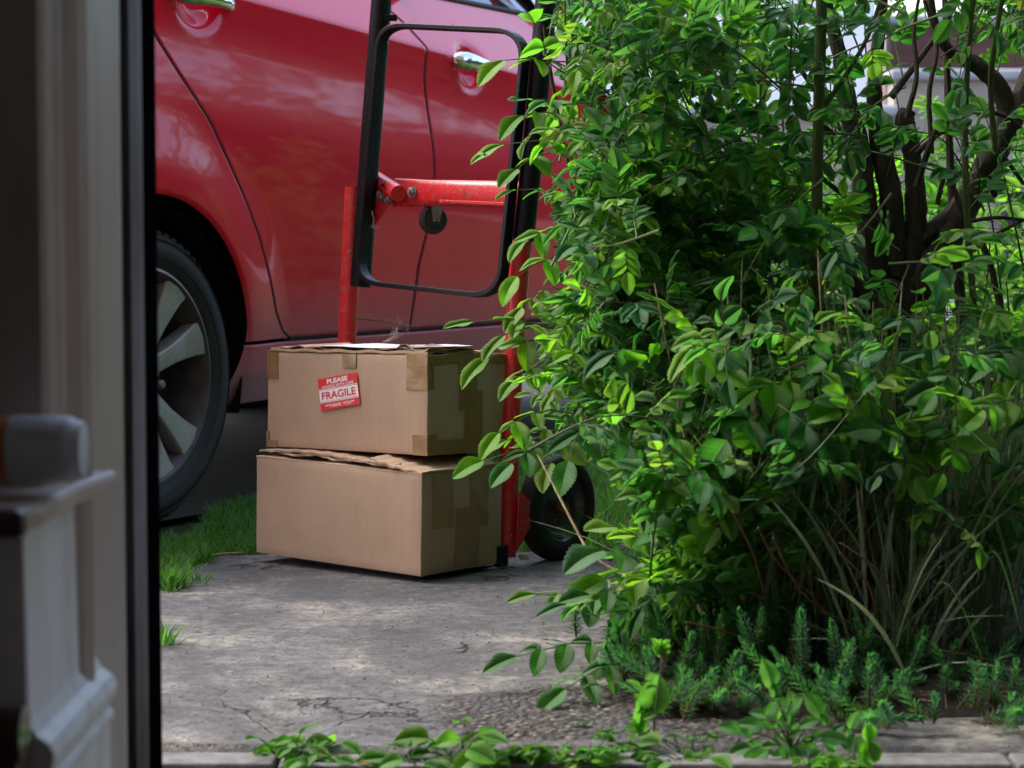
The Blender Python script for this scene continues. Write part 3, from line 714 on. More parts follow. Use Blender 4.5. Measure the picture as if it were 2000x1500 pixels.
# black strips in the door gaps, standing in for their shade
for cc_, zlo in ((cL, ZD), (cM, ZD)):
    zz_ = np.linspace(zlo+.002, ZB-.01, 40); xx_ = np.interp(zz_, cc_[:,1], cc_[:,0])
    MB().tube([L3(a_, float(dside(a_, b_))-.0030, b_) for a_, b_ in zip(xx_, zz_)], .0042, n=6).build('gap_shade', M['liner'], car)
MB().tube([L3(a_, float(dside(a_, ZD))-.0045, ZD) for a_ in np.linspace(.56, 2.1, 40)], .0034, n=6).build('gap_shade', M['liner'], car)
# door handles
def handle(h, mirror=False):
    hs_, hz_ = h; d0 = float(dside(hs_+.13, hz_)) 
    hb = MB(); pts = []; rad = []
    prof = [(-.108, .000, .004), (-.104, .006, .016), (-.092, .016, .023), (-.070, .026, .0245), (-.045, .032, .022), (-.0, .034, .0175), (.05, .031, .015), (.085, .022, .014), (.103, .010, .012), (.110, .002, .005)]
    for i, (x, dd, r) in enumerate(prof): pts.append(L3(hs_+x, d0+dd-.004, hz_ - .067*x)); rad.append(r)
    hb.tube(pts, rad, n=20, smooth=5, flat=.62, up=(0, -1, 0) )
    o = hb.build('door_handle', M['chrome'], car, smooth=True)
    if not mirror:
        kk = MB().lathe([(0, -.001), (.006, -.001), (.0075, .0), (.0075, .002), (.0, .002)], 20); k2 = kk.build('keyhole', M['steel'], o, smooth=True); k2.location = L3(hs_-.080, d0+.0375, hz_+.006)
        MB().tube([L3(hs_-.058, d0+.036+.010*math.cos(a)-.008, hz_+.023*math.sin(a)) for a in np.linspace(-1.5, 1.5, 12)], .0010, n=5).build('handle_seam', M['black'], o)
handle(HND[0], True); handle(HND[1])
# wheels
def wheel(s, yoff, flip=False, detail=True):
    # local axis Y: -Y is outward (towards viewer, d>0)
    wq = empty('wheel', (s, yoff, WR)); wq.parent = car
    if flip: wq.rotation_euler = (0, 0, math.pi)
    RO, RR = WR, .232
    tp = [(RR-.012, .030), (RR+.004, .012), (RR+.018, .006), (RR+.032, .000), (RR+.050, -.003), (RO-.028, .002), (RO-.014, .010), (RO-.006, .020), (RO-.001, .036), (RO, .07), (RO, .13), (RO-.004, .18), (RO-.02, .20), (RR+.02, .21), (RR-.012, .18)]
    MB().lathe(tp, 96).build('tyre', M['tyre'], wq, smooth=True, angle=60)
    g_ = MB()
    for rr in (RR+.022, RO-.032, RO-.022): g_.lathe([(rr-.0012, -.001 if rr < .28 else .003), (rr, -.005 if rr < .28 else -.001), (rr+.0012, -.001 if rr < .28 else .003)], 96)
    # tread blocks on shoulder
    for k in range(70):
        a = 2*math.pi*k/70; Mr = Matrix.Rotation(a, 4, 'Y'); g_.box((RO-.010, .022, -.0085), (RO+.0006, .058, .0085), rot=Mr.to_3x3())
        g_.box((RO-.004, .066, -.0085), (RO+.0006, .12, .0085), rot=Mr.to_3x3())
    g_.build('tread', M['tyre'], wq)
    rp = [(RR+.002, .026), (RR+.003, .010), (RR-.004, .006), (RR-.010, .010), (RR-.016, .022), (RR-.026, .060), (RR-.034, .13), (RR-.03, .18)]
    MB().lathe(rp[:3], 96).build('rim', M['alloy'], wq, smooth=True); MB().lathe(rp[2:], 96).build('rim_barrel', M['alloy_shade'], wq, smooth=True)
    MB().lathe([(0, .09), (RR-.032, .09)], 48).build('brake_disc_and_void', M['liner'], wq)  # flat black disc added for the dark void behind the spokes
    MB().lathe([(.03, .07), (.13, .07), (.135, .075), (.135, .085)], 48).build('brake_disc_and_void', M['steel'], wq, smooth=True)
    sb = MB()
    angs = [57, 20, -42, -72, -112, -146, 172, 136, 98]
    for a in angs:
        an = R(a); ca, sa = math.cos(an), math.sin(an)
        ring = []
        for (r, hw, y0, y1) in ((.045, .024, .034, .07), (.085, .019, .024, .07), (.13, .021, .020, .068), (.165, .026, .017, .06), (.20, .033, .014, .05), (RR-.006, .041, .009, .04)):
            row = []
            for (x, y) in ((-hw, y1), (-hw, y0+.006), (-hw+.003, y0+.0015), (0, y0), (hw-.003, y0+.0015), (hw, y0+.006), (hw, y1)):
                row.append(Vector((r*ca - x*sa, y, r*sa + x*ca)))
            ring.append(row)
        vs = [v for row in ring for v in row]; m_ = 7; fs = []
        for i in range(len(ring)-1):
            for k in range(m_-1): fs.append((i*m_+k, i*m_+k+1, (i+1)*m_+k+1, (i+1)*m_+k))
            fs.append((i*m_+m_-1, i*m_, (i+1)*m_, (i+1)*m_+m_-1))
        sb.add(vs, fs)
    sb.each('spoke', M['alloy'], wq, smooth=True, angle=22)
    for o in wq.children:
        if o.name.startswith('spoke'): o.matrix_parent_inverse = Matrix()
    MB().lathe([(0, .012), (.036, .013), (.042, .018), (.044, .026), (.070, .030), (.085, .040), (.085, .07)], 48).build('hub', M['alloy'], wq, smooth=True)
    for k in range(5):
        a = 2*math.pi*k/5 + R(-15) 
        Ml = Matrix.Translation((.068*math.cos(a), 0, .068*math.sin(a)))
        MB().lathe([(0, .010), (.007, .0105), (.0095, .014), (.0095, .034)], 12, Ml).build('wheel_bolt', M['steel'], wq, smooth=True)
        MB().lathe([(.0100, .0285), (.017, .0265), (.0175, .029)], 20, Ml).build('bolt_recess', M['liner'], wq, smooth=True)
    return wq
wheel(.015, .0); wheel(2.62, .0); wheel(0, 1.69, True); wheel(2.62, 1.69, True)
# wheel-arch liner
for s_ in (0, 2.62):
    lp = MB(); n_ = 40; vs = []; fs = []
    for k in range(n_+1):
        a = R(-15) + R(210)*k/n_
        for y_, rr in ((.018, AR-.003), (.05, AR+.004), (.30, AR+.01)): vs.append((s_+rr*math.cos(a), y_, WR+rr*math.sin(a)))
        vs.append((s_, .30, WR))
    for k in range(n_):
        for j in range(3): fs.append((k*4+j, k*4+j+1, (k+1)*4+j+1, (k+1)*4+j))
    lp.add(vs, fs).build('arch_liner', M['liner'], car, smooth=True)
# ================================================================== BOXES
ANG = R(-40.5); RX = Vector((math.cos(ANG), math.sin(ANG), 0)); RY = Vector((-math.sin(ANG), math.cos(ANG), 0))
BC = gnd(822, 1127, .012); BC.z = 0
def boxmesh(name, W, D, H, parent, m, dent=.0015, bulge=.003, seed=1, top=True):
    bm = bmesh.new(); n_ = 26
    r_ = random.Random(seed)
    bmesh.ops.create_cube(bm, size=1)
    for v in bm.verts: v.co = Vector((-W/2 + v.co.x*W, D/2 + v.co.y*D, H/2 + v.co.z*H))
    bmesh.ops.bevel(bm, geom=list(bm.edges), offset=.0035, segments=2, affect='EDGES', profile=.6)
    bmesh.ops.subdivide_edges(bm, edges=[e for e in bm.edges if e.calc_length() > .05], cuts=14, use_grid_fill=True)
    for v in bm.verts:
        x, y, z = -v.co.x/W, v.co.y/D, v.co.z/H
        fx = 16*x*(1-x)*z*(1-z); fy = 16*y*(1-y)*z*(1-z)
        if y < .02: v.co.y -= bulge*fx
        if y > .98: v.co.y += bulge*fx
        if x < .02: v.co.x += bulge*fy
        if x > .98: v.co.x -= bulge*fy
        q = Vector((v.co.x*23+seed, v.co.y*19, v.co.z*27)); 
        v.co += Vector((math.sin(q.x*1.3+q.z), math.sin(q.y+q.x*.7), math.sin(q.z*1.1+q.y)))*dent*.6
    me = bpy.data.meshes.new(name); bm.to_mesh(me); bm.free(); me.materials.append(m)
    me.polygons.foreach_set('use_smooth', [True]*len(me.polygons)); me.set_sharp_from_angle(angle=R(35))
    o = bpy.data.objects.new(name, me); C.objects.link(o); o.parent = parent; return o
LBW, LBD, LBH = .425, .219, .184
lb = empty('cardboard_box', BC+Vector((0,0,.012)), (0, R(.6), ANG)); tag(lb, 'plain brown cardboard box with sagging open top flaps, bottom box on the hand truck', 'box', 'cardboard boxes stacked on the hand truck')
boxmesh('carton', LBW, LBD, LBH, lb, M['card'], .0009, .004, 3)
UBW, UBD, UBH = .414, .219, .181
uc = at(835, 890, 4.055)
ub = empty('cardboard_box', uc, (R(-1.6), R(-1.2), ANG)); tag(ub, 'taped brown cardboard box with a red and white fragile sticker, upper one on the truck', 'box', 'cardboard boxes stacked on the hand truck')
boxmesh('carton', UBW, UBD, UBH, ub, M['card'], .0012, .0015, 8)
def sheet(name, face, u0, u1, z0, z1, m, par, W, D, H, off=.0012, bul=.0015, jag=0, wob=.0008, n_=8):
    """thin sheet with thickness on a face of a box: face 'f' (front, u from left 0..1), 'r' (right side, u 0..1), 't' (top: u along width, z is depth)"""
    vs = []; fs = []
    def p(u, z, o_):
        fx = 16*u*(1-u)*z*(1-z)*bul if face != 't' else 0
        o2 = o_ + max(fx, 0) + wob*(.5+.5*math.sin(u*31+z*17))
        if face == 'f': return (-W+u*W, -o2, z*H)
        if face == 'r': return (o2, u*D, z*H)
        return (-W+u*W, z*D, H+o2)
    for layer in (off, -.0005):
        for i in range(n_+1):
            for j in range(n_+1):
                u = u0+(u1-u0)*i/n_; z = z0+(z1-z0)*j/n_
                if jag and (j in (0, n_)): z += jag*random.uniform(-1, 1)
                vs.append(p(u, z, layer))
    k = n_+1
    for i in range(n_):
        for j in range(n_): fs.append((i*k+j, (i+1)*k+j, (i+1)*k+j+1, i*k+j+1))
    q = k*k
    for i in range(n_):
        fs.append((i*k, (i+1)*k, q+(i+1)*k, q+i*k)); fs.append((i*k+n_, (i+1)*k+n_, q+(i+1)*k+n_, q+i*k+n_)); fs.append((i, i+1, q+i+1, q+i)); fs.append((n_*k+i, n_*k+i+1, q+n_*k+i+1, q+n_*k+i))
    return MB().add(vs, fs).build(name, m, par, smooth=True, angle=50)
def fu(px): return (px-522)/313.
def fz(px, py): t = fu(px); yt = 682+(693-682)*t; yb = 880+10*t; return (yb-py)/(yb-yt)
def ru(px): return (px-835)/155.
def rz(px, py): t = ru(px); yt = 693-2*t; yb = 890-5*t; return (yb-py)/(yb-yt)
A_ = (ub, UBW, UBD, UBH)
def tf(x0, y0, x1, y1, m='tape', **k): return sheet('tape', 'f', fu(x0), fu(x1), fz((x0+x1)/2, y1), fz((x0+x1)/2, y0), M[m], ub, UBW, UBD, UBH, **k)
def trr(x0, y0, x1, y1, m='tape', **k): return sheet('tape', 'r', ru(x0), ru(x1), rz((x0+x1)/2, y1), rz((x0+x1)/2, y0), M[m], ub, UBW, UBD, UBH, **k)
tf(522, 684, 545, 738, jag=.004); tf(797, 691, 835.5, 762, jag=.003); tf(520.5, 866, 542, 881); tf(520.5, 848, 527, 866, off=.0016); tf(808, 850, 835.5, 890)
tf(674, 690, 701, 717, 'tape2', off=.0009);
trr(834.5, 691, 846, 761, jag=.003); trr(834.5, 849, 852, 890); trr(835, 693, 992, 711, jag=.015, off=.0018); trr(893, 706, 927, 801, off=.0022); trr(905, 765, 938, 884, off=.0016); trr(848, 859, 985, 887, jag=.006, off=.0020)
# tape along the long top edges, top flaps, torn bits, address paper
sheet('tape', 't', 0.0, .99, -.004, .10, M['cleartape'], ub, UBW, UBD, UBH, off=.0014, wob=.002, n_=20)
sheet('top_flap', 't', .01, .99, .02, .97, M['card'], ub, UBW, UBD, UBH, off=.0035, wob=.004, n_=24)
def warped(name, pts_uvz, m, par, W, D, H, th=.0006):
    """strip grid: rows of (u, depth, height above top)"""
    a = len(pts_uvz); b = len(pts_uvz[0]); vs = []
    for dz in (0, -th):
        for row in pts_uvz:
            for (u, d_, h_) in row: vs.append((-W+u*W, d_*D, H+h_+dz))
    fs = []; q = a*b
    for i in range(a-1):
        for j in range(b-1):
            fs.append((i*b+j, (i+1)*b+j, (i+1)*b+j+1, i*b+j+1)); fs.append((q+i*b+j, q+i*b+j+1, q+(i+1)*b+j+1, q+(i+1)*b+j))
    for i in range(a-1):
        for j in (0, b-1): fs.append((i*b+j, (i+1)*b+j, q+(i+1)*b+j, q+i*b+j))
    for j in range(b-1):
        for i in (0, a-1): fs.append((i*b+j, i*b+j+1, q+i*b+j+1, q+i*b+j))
    return MB().add(vs, fs).build(name, m, par, smooth=True, angle=50)
rows = []
for i in range(16):
    u = .30+.60*i/15
    rows.append([(u+.02*(j/6), .03+.70*j/6, .0115 + .0012*math.sin(i*.55+j*.3) + .003*(j/6)) for j in range(7)])
warped('paper_label', rows, M['paper'], ub, UBW, UBD, UBH)
rows = []
for i in range(10):
    u = .02+.36*i/9
    rows.append([(u, .05+.6*j/5, .0065 + .0085*math.sin(math.pi*i/9)*(.6+.4*j/5)+.002*math.sin(i*2.1)) for j in range(6)])
warped('torn_flap', rows, M['card'], ub, UBW, UBD, UBH, .002)
rows = []
for i in range(8):
    u = .80+.20*i/7
    rows.append([(u+.012*(j%2)*.3, .02+.55*j/5, .010+.006*math.sin(i*.9)+.003*math.sin(j*2+i)) for j in range(6)])
warped('torn_flap', rows, M['tape2'], ub, UBW, UBD, UBH, .0012)
# sticker
Wm = ub.matrix_basis.copy()
o_ = uc; n_f = -RY
q = [onplane(*p, o_+Vector(n_f)*.001, Vector(n_f)) for p in ((620,741),(695,727),(704,789),(627,804))]
Rinv = (Matrix.Translation(uc) @ ub.rotation_euler.to_matrix().to_4x4()).inverted()
ql = [Rinv@p for p in q]
ctr = sum(ql, Vector())/4; ex = ((ql[1]-ql[0])+(ql[2]-ql[3]))/2; ey = ((ql[0]-ql[3])+(ql[1]-ql[2]))/2
sw = math.hypot(ex.x, ex.z); sh = math.hypot(ey.x, ey.z); sa_ = (math.atan2(ex.z, ex.x) + math.atan2(-ey.x, ey.z))/2
stk = MB().box((-sw/2, -.0004, -sh/2), (sw/2, .0006, sh/2)).build('sticker', M['red'], ub, loc=(ctr.x, -.0034, ctr.z), rot=(0, -sa_, 0), bevel=.0003)
MB().box((-sw/2+.0012, -.0007, -sh*.23), (sw/2-.0012, -.00035, sh*.125)).build('white_band', M['white'], stk)
for zz in (sh*.155, -sh*.255): MB().box((-sw/2+.001, -.0006, zz-.0006), (sw/2-.001, -.00035, zz+.0006)).build('white_line', M['white'], stk)
def text(s, x, z, h, wd, m, par, y=-.0009, off=0.0):
    cu = bpy.data.curves.new('lettering', 'FONT'); cu.body = s; cu.align_x = 'CENTER'; cu.align_y = 'CENTER'; cu.size = 1; cu.offset = off; cu.resolution_u = 3
    ob = bpy.data.objects.new('lettering_src', cu); C.objects.link(ob)
    me = bpy.data.meshes.new_from_object(ob.evaluated_get(bpy.context.evaluated_depsgraph_get())); bpy.data.objects.remove(ob)
    co = np.zeros(len(me.vertices)*3); me.vertices.foreach_get('co', co); co = co.reshape(-1,3)
    mn, mx = co.min(0), co.max(0)
    co2 = np.c_[(co[:,0]-(mn[0]+mx[0])/2)*wd/(mx[0]-mn[0])+x, np.full(len(co), y), (co[:,1]-(mn[1]+mx[1])/2)*h/(mx[1]-mn[1])+z]
    me.vertices.foreach_set('co', co2.ravel()); me.update(); me.materials.clear(); me.materials.append(m)
    o = bpy.data.objects.new('lettering', me); C.objects.link(o); o.parent = par; return o
bpy.context.view_layer.update()
text('PLEASE', 0, sh*.375, sh*.15, sw*.53, M['white'], stk, off=.035)
text('HANDLE WITH CARE', 0, sh*.225, sh*.085, sw*.80, M['white'], stk, off=.01)
text('FRAGILE', 0, -sh*.05, sh*.24, sw*.86, M['red'], stk, y=-.0012, off=.02)
text('**THANK YOU**', 0, -sh*.375, sh*.11, sw*.74, M['white'], stk, off=.015)
# lower box: faint tape, flaps
def gu(px): return (px-500)/322.
def gz(px, py): t = gu(px); yt = 888+37*t; yb = 1088+39*t; return (yb-py)/(yb-yt)
def hu(px): return (px-822)/156.
def hz(px, py): t = hu(px); yt = 925-18*t; yb = 1127-24*t; return (yb-py)/(yb-yt)
def lf_(x0,y0,x1,y1,m,**k): return sheet('tape', 'f', gu(x0), gu(x1), gz((x0+x1)/2,y1), gz((x0+x1)/2,y0), M[m], lb, LBW, LBD, LBH, bul=.004, **k)
def lr_(x0,y0,x1,y1,m,**k): return sheet('tape', 'r', hu(x0), hu(x1), hz((x0+x1)/2,y1), hz((x0+x1)/2,y0), M[m], lb, LBW, LBD, LBH, bul=.004, **k)
lr_(841, 925, 879, 1032, 'tape2', off=.0016); lr_(912, 920, 948, 1028, 'tape2', off=.0016); lr_(884, 990, 930, 1108, 'tape2', off=.0012)
# top flaps of the lower box: front flap lifted, its cut edge showing
rows = []
for i in range(30):
    u = .0+.82*i/29
    lift = .010 + .006*math.sin(u*5) ; 
    rows.append([(u, .04+.50*j/8, .001+ (lift+.001*math.sin(i*1.7))*(1-j/8*.3)) for j in range(9)])
warped('front_flap', rows, M['card'], lb, LBW, LBD, LBH, .0035)
rows = []
for i in range(24):
    t = i/23; u = .70+.305*t
    h_ = .016*(1-t)**1.4
    rows.append([(u, -.004+.012*math.sin(t*9)*(t>.3)+.96*j/8, .0025+h_+.0015*math.sin(i*1.1+j)+.008*(j/8)*(1-t)) for j in range(9)])
warped('side_flap', rows, M['card'], lb, LBW, LBD, LBH, .0035)
ed_ = MB().tube([(-.425+.36*i/24, .012+.003*math.sin(i*1.9), LBH+.0095+.0022*math.sin(i*.8)+.001*math.sin(i*2.7)) for i in range(25)], [.0022*(.8+.5*random.random()) for i in range(25)], n=6, wob=.3); ed_.build('flap_edge', M['cardcut'], lb)
rows = [[(.0+.99*i/20, .0+.10*j/3, .0005 + .002*math.sin(i*.8)*(j/3)) for j in range(4)] for i in range(21)]
warped('folded_rim', rows, M['card'], lb, LBW, LBD, LBH, .003)
# ================================================================== HAND TRUCK
TP0 = BC + RY*.245; TN = (RY - Vector((0,0,.10))).normalized()
TUP = (Vector((0,0,1)) + RY*.10).normalized()
def T(px, py, off=0): return onplane(px, py, TP0 - RY*off, TN)
tk = empty('hand_truck', BC+RY*.25-RX*.2); tag(tk, 'worn red hand truck with black loop handle carrying two cardboard boxes', 'hand truck')
def K(mb, name, m, par=None, **k):
    o = mb.build(name, m, None, **k); o.parent = par or tk; o.matrix_parent_inverse = Matrix.Translation(-tk.location); return o
# red rails
rr = .0185
lr0 = T(676, 700); lrt = T(692, 366); dirL = (lrt-lr0).normalized()
basL = lr0 - dirL*((lr0.z-.012)/dirL.z)
K(MB().tube([basL, lr0, lrt], rr, n=18), 'rail', M['redpaint'], smooth=True)
rt = [T(988, 1088), T(1000, 760), T(1012, 560), T(1026, 420)]
K(MB().tube(rt, rr, n=18, smooth=3), 'rail', M['redpaint'], smooth=True)
# black upper uprights
K(MB().tube([T(704, 560, .012), T(722, 300, .012), T(746, -10, .012), T(752, -90, .012)], .0205, n=14, smooth=3), 'upright', M['blackpaint'], smooth=True)
K(MB().tube([T(1022, 470, .004), T(1040, 300, .004), T(1062, 60, .004), T(1074, -90, .004)], .0205, n=14, smooth=3), 'upright', M['blackpaint'], smooth=True)
K(MB().tube([T(752, -88, .012), T(765, -150), T(800, -175), T(1030, -165), T(1066, -140), T(1074, -88, .004)], .0165, n=12, smooth=5), 'grip', M['blackpaint'], smooth=True)
# flat black loop
def loop(c, rad, off, n_=8):
    P = []
    for i, (x, y) in enumerate(c):
        p0 = Vector(c[i-1]+(0,)); p1 = Vector((x, y, 0)); p2 = Vector(c[(i+1) % len(c)]+(0,))
        a = (p0-p1).normalized()*rad[i]; b = (p2-p1).normalized()*rad[i]
        for k in range(n_+1):
            t = k/n_; q_ = (p1+a)*(1-t)**2 + p1*2*t*(1-t) + (p1+b)*t*t; P.append(T(q_.x, q_.y, off))
    return P
lp = loop([(746, 49), (1030, 62), (978, 581), (702, 551)], [48, 62, 58, 46], .035)
def ribbon(P, w_, t_, nrm):
    mb = MB(); n_ = len(P); vs = []; fs = []
    for i, p in enumerate(P):
        d = (P[(i+1) % n_]-P[i-1]).normalized(); s_ = nrm.cross(d).normalized()
        for (a, b) in ((-w_, -t_), (w_, -t_), (w_, t_), (-w_, t_)): vs.append(p + s_*a + nrm*b)
    for i in range(n_):
        j = (i+1) % n_
        for k in range(4): fs.append((i*4+k, i*4+(k+1)%4, j*4+(k+1)%4, j*4+k))
    return mb.add(vs, fs)
K(ribbon(lp, .0048, .012, TN), 'loop_frame', M['blackpaint'], bevel=.0015)
K(MB().tube([T(884, 46, .036), T(886, 58, .036)], .0012, n=6), 'loop_joint', M['steel'])
# stub bracket top left, hook and cord
K(MB().box((-.012, -.004, -.006), (.014, .004, .006), off=T(762, 35, .012)), 'peg', M['blackpaint'], bevel=.001)
K(MB().tube([T(754, 78, .02), T(758, 90, .02), T(755, 118, .02), T(748, 122, .02), T(748, 100, .02), T(752, 88, .02)], .0012, n=6, smooth=4), 'wire_hook', M['steel'], smooth=True)
# crossbar: flattened tube, with lower ridge
cb = [T(770, 376, -.012), T(805, 377, -.012), T(835, 377, -.012), T(900, 378, -.012), T(1024, 381, -.012)]
vs = []; fs = []
prof_by = [(.0275, .004), (.0275, .004), (.0255, .013), (.0255, .0145), (.0255, .0145)]
m_ = 16
for i, (p, (hh, tt_)) in enumerate(zip(cb, prof_by)):
    for k in range(m_):
        a = 2*math.pi*k/m_; c_, s_ = math.cos(a), math.sin(a)
        vs.append(p + TUP*(hh*math.copysign(abs(s_)**.7, s_)) + TN*(tt_*math.copysign(abs(c_)**.8, c_)))
for i in range(len(cb)-1):
    for k in range(m_): fs.append((i*m_+k, i*m_+(k+1)%m_, (i+1)*m_+(k+1)%m_, (i+1)*m_+k))
fs.append(tuple(range(m_))); fs.append(tuple((len(cb)-1)*m_+k for k in range(m_)))
K(MB().add(vs, fs), 'crossbar', M['redpaint'], smooth=True, angle=50)
K(MB().box((-.085, -.002, -.003), (.085, .003, .003), rot=Matrix.Rotation(ANG+R(2), 3, 'Z')@Matrix.Rotation(R(2.2), 3, 'Y'), off=T(925, 396, .004)), 'crossbar_ridge', M['redpaint'], bevel=.001)
K(MB().tube([T(714, 338, -.05), T(730, 348, -.03), T(778, 378, .012)], .0165, n=18), 'brace_tube', M['redpaint'], smooth=True)
K(MB().tube([T(748, 361, .020), T(748.5, 361.5, .024)], .0028, n=10), 'drill_hole', M['liner'])
K(MB().add([T(730, 392, .006), T(742, 376, .006), T(768, 394, .006), T(735, 438, .006), T(722, 445, .006), T(722, 400, .006)] + [T(730, 392, -.0), T(742, 376, -.0), T(768, 394, -.0), T(735, 438, -.0), T(722, 445, -.0), T(722, 400, -.0)], [(0,1,2,3,4,5), (11,10,9,8,7,6)] + [(i, (i+1)%6, 6+(i+1)%6, 6+i) for i in range(6)]), 'gusset_plate', M['redpaint'], bevel=.001)
def bolt(px, py, off, r=.0065):
    c = T(px, py, off); zax = -TN; Mb = Matrix.Translation(c) @ zax.to_track_quat('Y', 'Z').to_matrix().to_4x4()
    mb = MB(); mb.lathe([(0, .0), (r*1.35, .0), (r*1.35, .0015), (r, .0016)], 20, Mb); mb.lathe([(r, .0016), (r, .006), (r*.85, .0068), (0, .0068)], 6, Mb); mb.lathe([(r*.5, .0068), (r*.5, .011), (0, .011)], 12, Mb)
    K(mb, 'bolt', M['steel'], smooth=True, angle=30)
bolt(805, 375, .000, .0085); bolt(745, 385, .010); bolt(760, 392, .010); bolt(724, 412, .010); bolt(724, 443, .010)
K(MB().tube([T(726, 412, .022), T(730, 430, .022), T(728, 442, .022), T(734, 446, .022), T(739, 442, .022)], .0016, n=5, smooth=4), 'cord_end', M['straw'])
# castor behind the crossbar
cc = T(846, 429, -.045)
axq = Vector((RX.x*.85+RY.x*.5, RX.y*.85+RY.y*.5, 0)).normalized()
axd = (RX*.9 - RY*.35).normalized()
Mw = Matrix.Translation(cc) @ axd.to_track_quat('Y', 'Z').to_matrix().to_4x4()
K(MB().lathe([(.006, -.011), (.016, -.011), (.019, -.009), (.024, -.011), (.0275, -.008), (.029, 0), (.0275, .008), (.024, .011), (.019, .009), (.016, .011), (.006, .011)], 36, Mw, closed=True), 'castor', M['tyre'], smooth=True)
pb_ = MB(); top_c = cc+Vector((0,0,.036)) - axd*0
for s in (-1, 1): pb_.add([cc+axd*(s*.0135)+v for v in (Vector((-.012,0,.034)), Vector((.016,.0,.034)), Vector((.006,0,-.004)), Vector((-.006,0,-.004)))] + [cc+axd*(s*.0155)+v for v in (Vector((-.012,0,.034)), Vector((.016,0,.034)), Vector((.006,0,-.004)), Vector((-.006,0,-.004)))], [(0,1,2,3),(7,6,5,4),(0,4,5,1),(1,5,6,2),(2,6,7,3),(3,7,4,0)])
pb_.box((-.028, -.016, .030), (.024, .016, .034), rot=Matrix.Rotation(ANG, 3, 'Z'), off=cc)
K(pb_, 'castor_fork', M['steel'], bevel=.0006)
K(MB().tube([cc-axd*.018, cc+axd*.018], .004, n=10), 'castor_axle', M['steel'], smooth=True)
# road wheels
WC = gnd(1088, 1094)
wr_ = .101
def twheel(c):
    Mw = Matrix.Translation(Vector((c.x, c.y, wr_))) @ Matrix.Rotation(ANG+math.pi/2, 4, 'Z')
    q_ = empty('wheel', (0,0,0)); q_.parent = tk; q_.matrix_parent_inverse = Matrix.Translation(-tk.location)
    tw = .0185
    a = MB().lathe([(.066, -tw*.8), (.070, -tw), (.080, -tw*1.05), (.091, -tw), (.098, -tw*.75), (wr_, -tw*.3), (wr_, tw*.3), (.098, tw*.75), (.091, tw), (.080, tw*1.05), (.070, tw), (.066, tw*.8)], 64, Mw, closed=True).build('tyre', M['tyre2'], q_, smooth=True, angle=60)
    b = MB().lathe([(0, -.004), (.016, -.004), (.022, -.002), (.030, .004), (.045, .006), (.054, .0), (.060, -.012), (.064, -.016), (.0665, -.014), (.0665, .014), (.060, .012), (.05, .009), (0, .009)], 64, Mw).build('rim', simple('black_gloss_rim', (.035,.035,.037), .25, coat=.6, amt=.3), q_, smooth=True, angle=60)
    MB().lathe([(0, -.020), (.012, -.020), (.013, -.018), (.013, .02), (0, .02)], 20, Mw).build('hub', M['redstem'], q_, smooth=True)
twheel(WC+RX*0); twheel(WC - RX*.60)
# outer side check: rim dish faces +RX
a0 = Vector((WC.x, WC.y, wr_)); a1 = WC - RX*.60; a1.z = wr_
K(MB().tube([a0, a1], .009, n=12), 'axle', M['redpaint'], smooth=True)
for s_ in (.010, -.50):
    br = BC + RX*s_ + RY*.245
    K(MB().add([br+Vector((0,0,.145))+RY*.01, br+Vector((0,0,.03))+RY*.0, BC+RX*s_+RY*.30+Vector((0,0,wr_-.012)), BC+RX*s_+RY*.30+Vector((0,0,wr_+.012))] + [p+RX*.004 for p in (br+Vector((0,0,.145))+RY*.01, br+Vector((0,0,.03)), BC+RX*s_+RY*.30+Vector((0,0,wr_-.012)), BC+RX*s_+RY*.30+Vector((0,0,wr_+.012)))], [(0,1,2,3),(7,6,5,4),(0,4,5,1),(1,5,6,2),(2,6,7,3),(3,7,4,0)]), 'axle_bracket', M['redpaint'], bevel=.001)
tp_ = MB(); tp_.box((-.34, .04, .001), (-.03, .25, .0055))
K(tp_.build('toe_plate', M['blackpaint'], None, bevel=.001) if False else MB().add([], []), '_', None) if False else None
toe = tp_.build('toe_plate', M['blackpaint'], tk, bevel=.0015); toe.rotation_euler = (0, 0, ANG); toe.location = BC - tk.location
sb_ = MB(); sb_.box((-.006, .205, .006), (.006, .235, .045)); side_b = sb_.build('side_bracket', M['blackpaint'], tk, bevel=.003); side_b.rotation_euler = (0, 0, ANG); side_b.location = BC+RX*-.002-tk.location
# twig and fluff caught behind the box
tw_ = MB().tube([T(697, 621, .03), T(735, 625, .03), T(770, 631, .03), T(808, 638, .03)], [.0022, .002, .0018, .001], n=6, smooth=4, wob=.15)
tag(tw_.build('twig', M['twig'], smooth=True), 'thin dry brown twig caught on the red rail above the upper box', 'twig')
fl = MB()
for k in range(26):
    p = T(775+random.gauss(0,8), 645+random.gauss(0,8), .03); fl.tube([p, p+rv(.007), p+rv(.010)], .00011, n=3, smooth=2, cap=False)
for k in range(8):
    fl.tube([T(775, 640, .03), T(770+random.uniform(-8,8), 655, .03)+rv(.003), T(752+random.uniform(-6,6), 668, .03)], .0002, n=3, smooth=3, cap=False)
tag(fl.build('fluff', simple('white_fluff', (.6,.6,.58), .9)), 'wisp of white fluff hanging from the twig above the box', 'fluff')
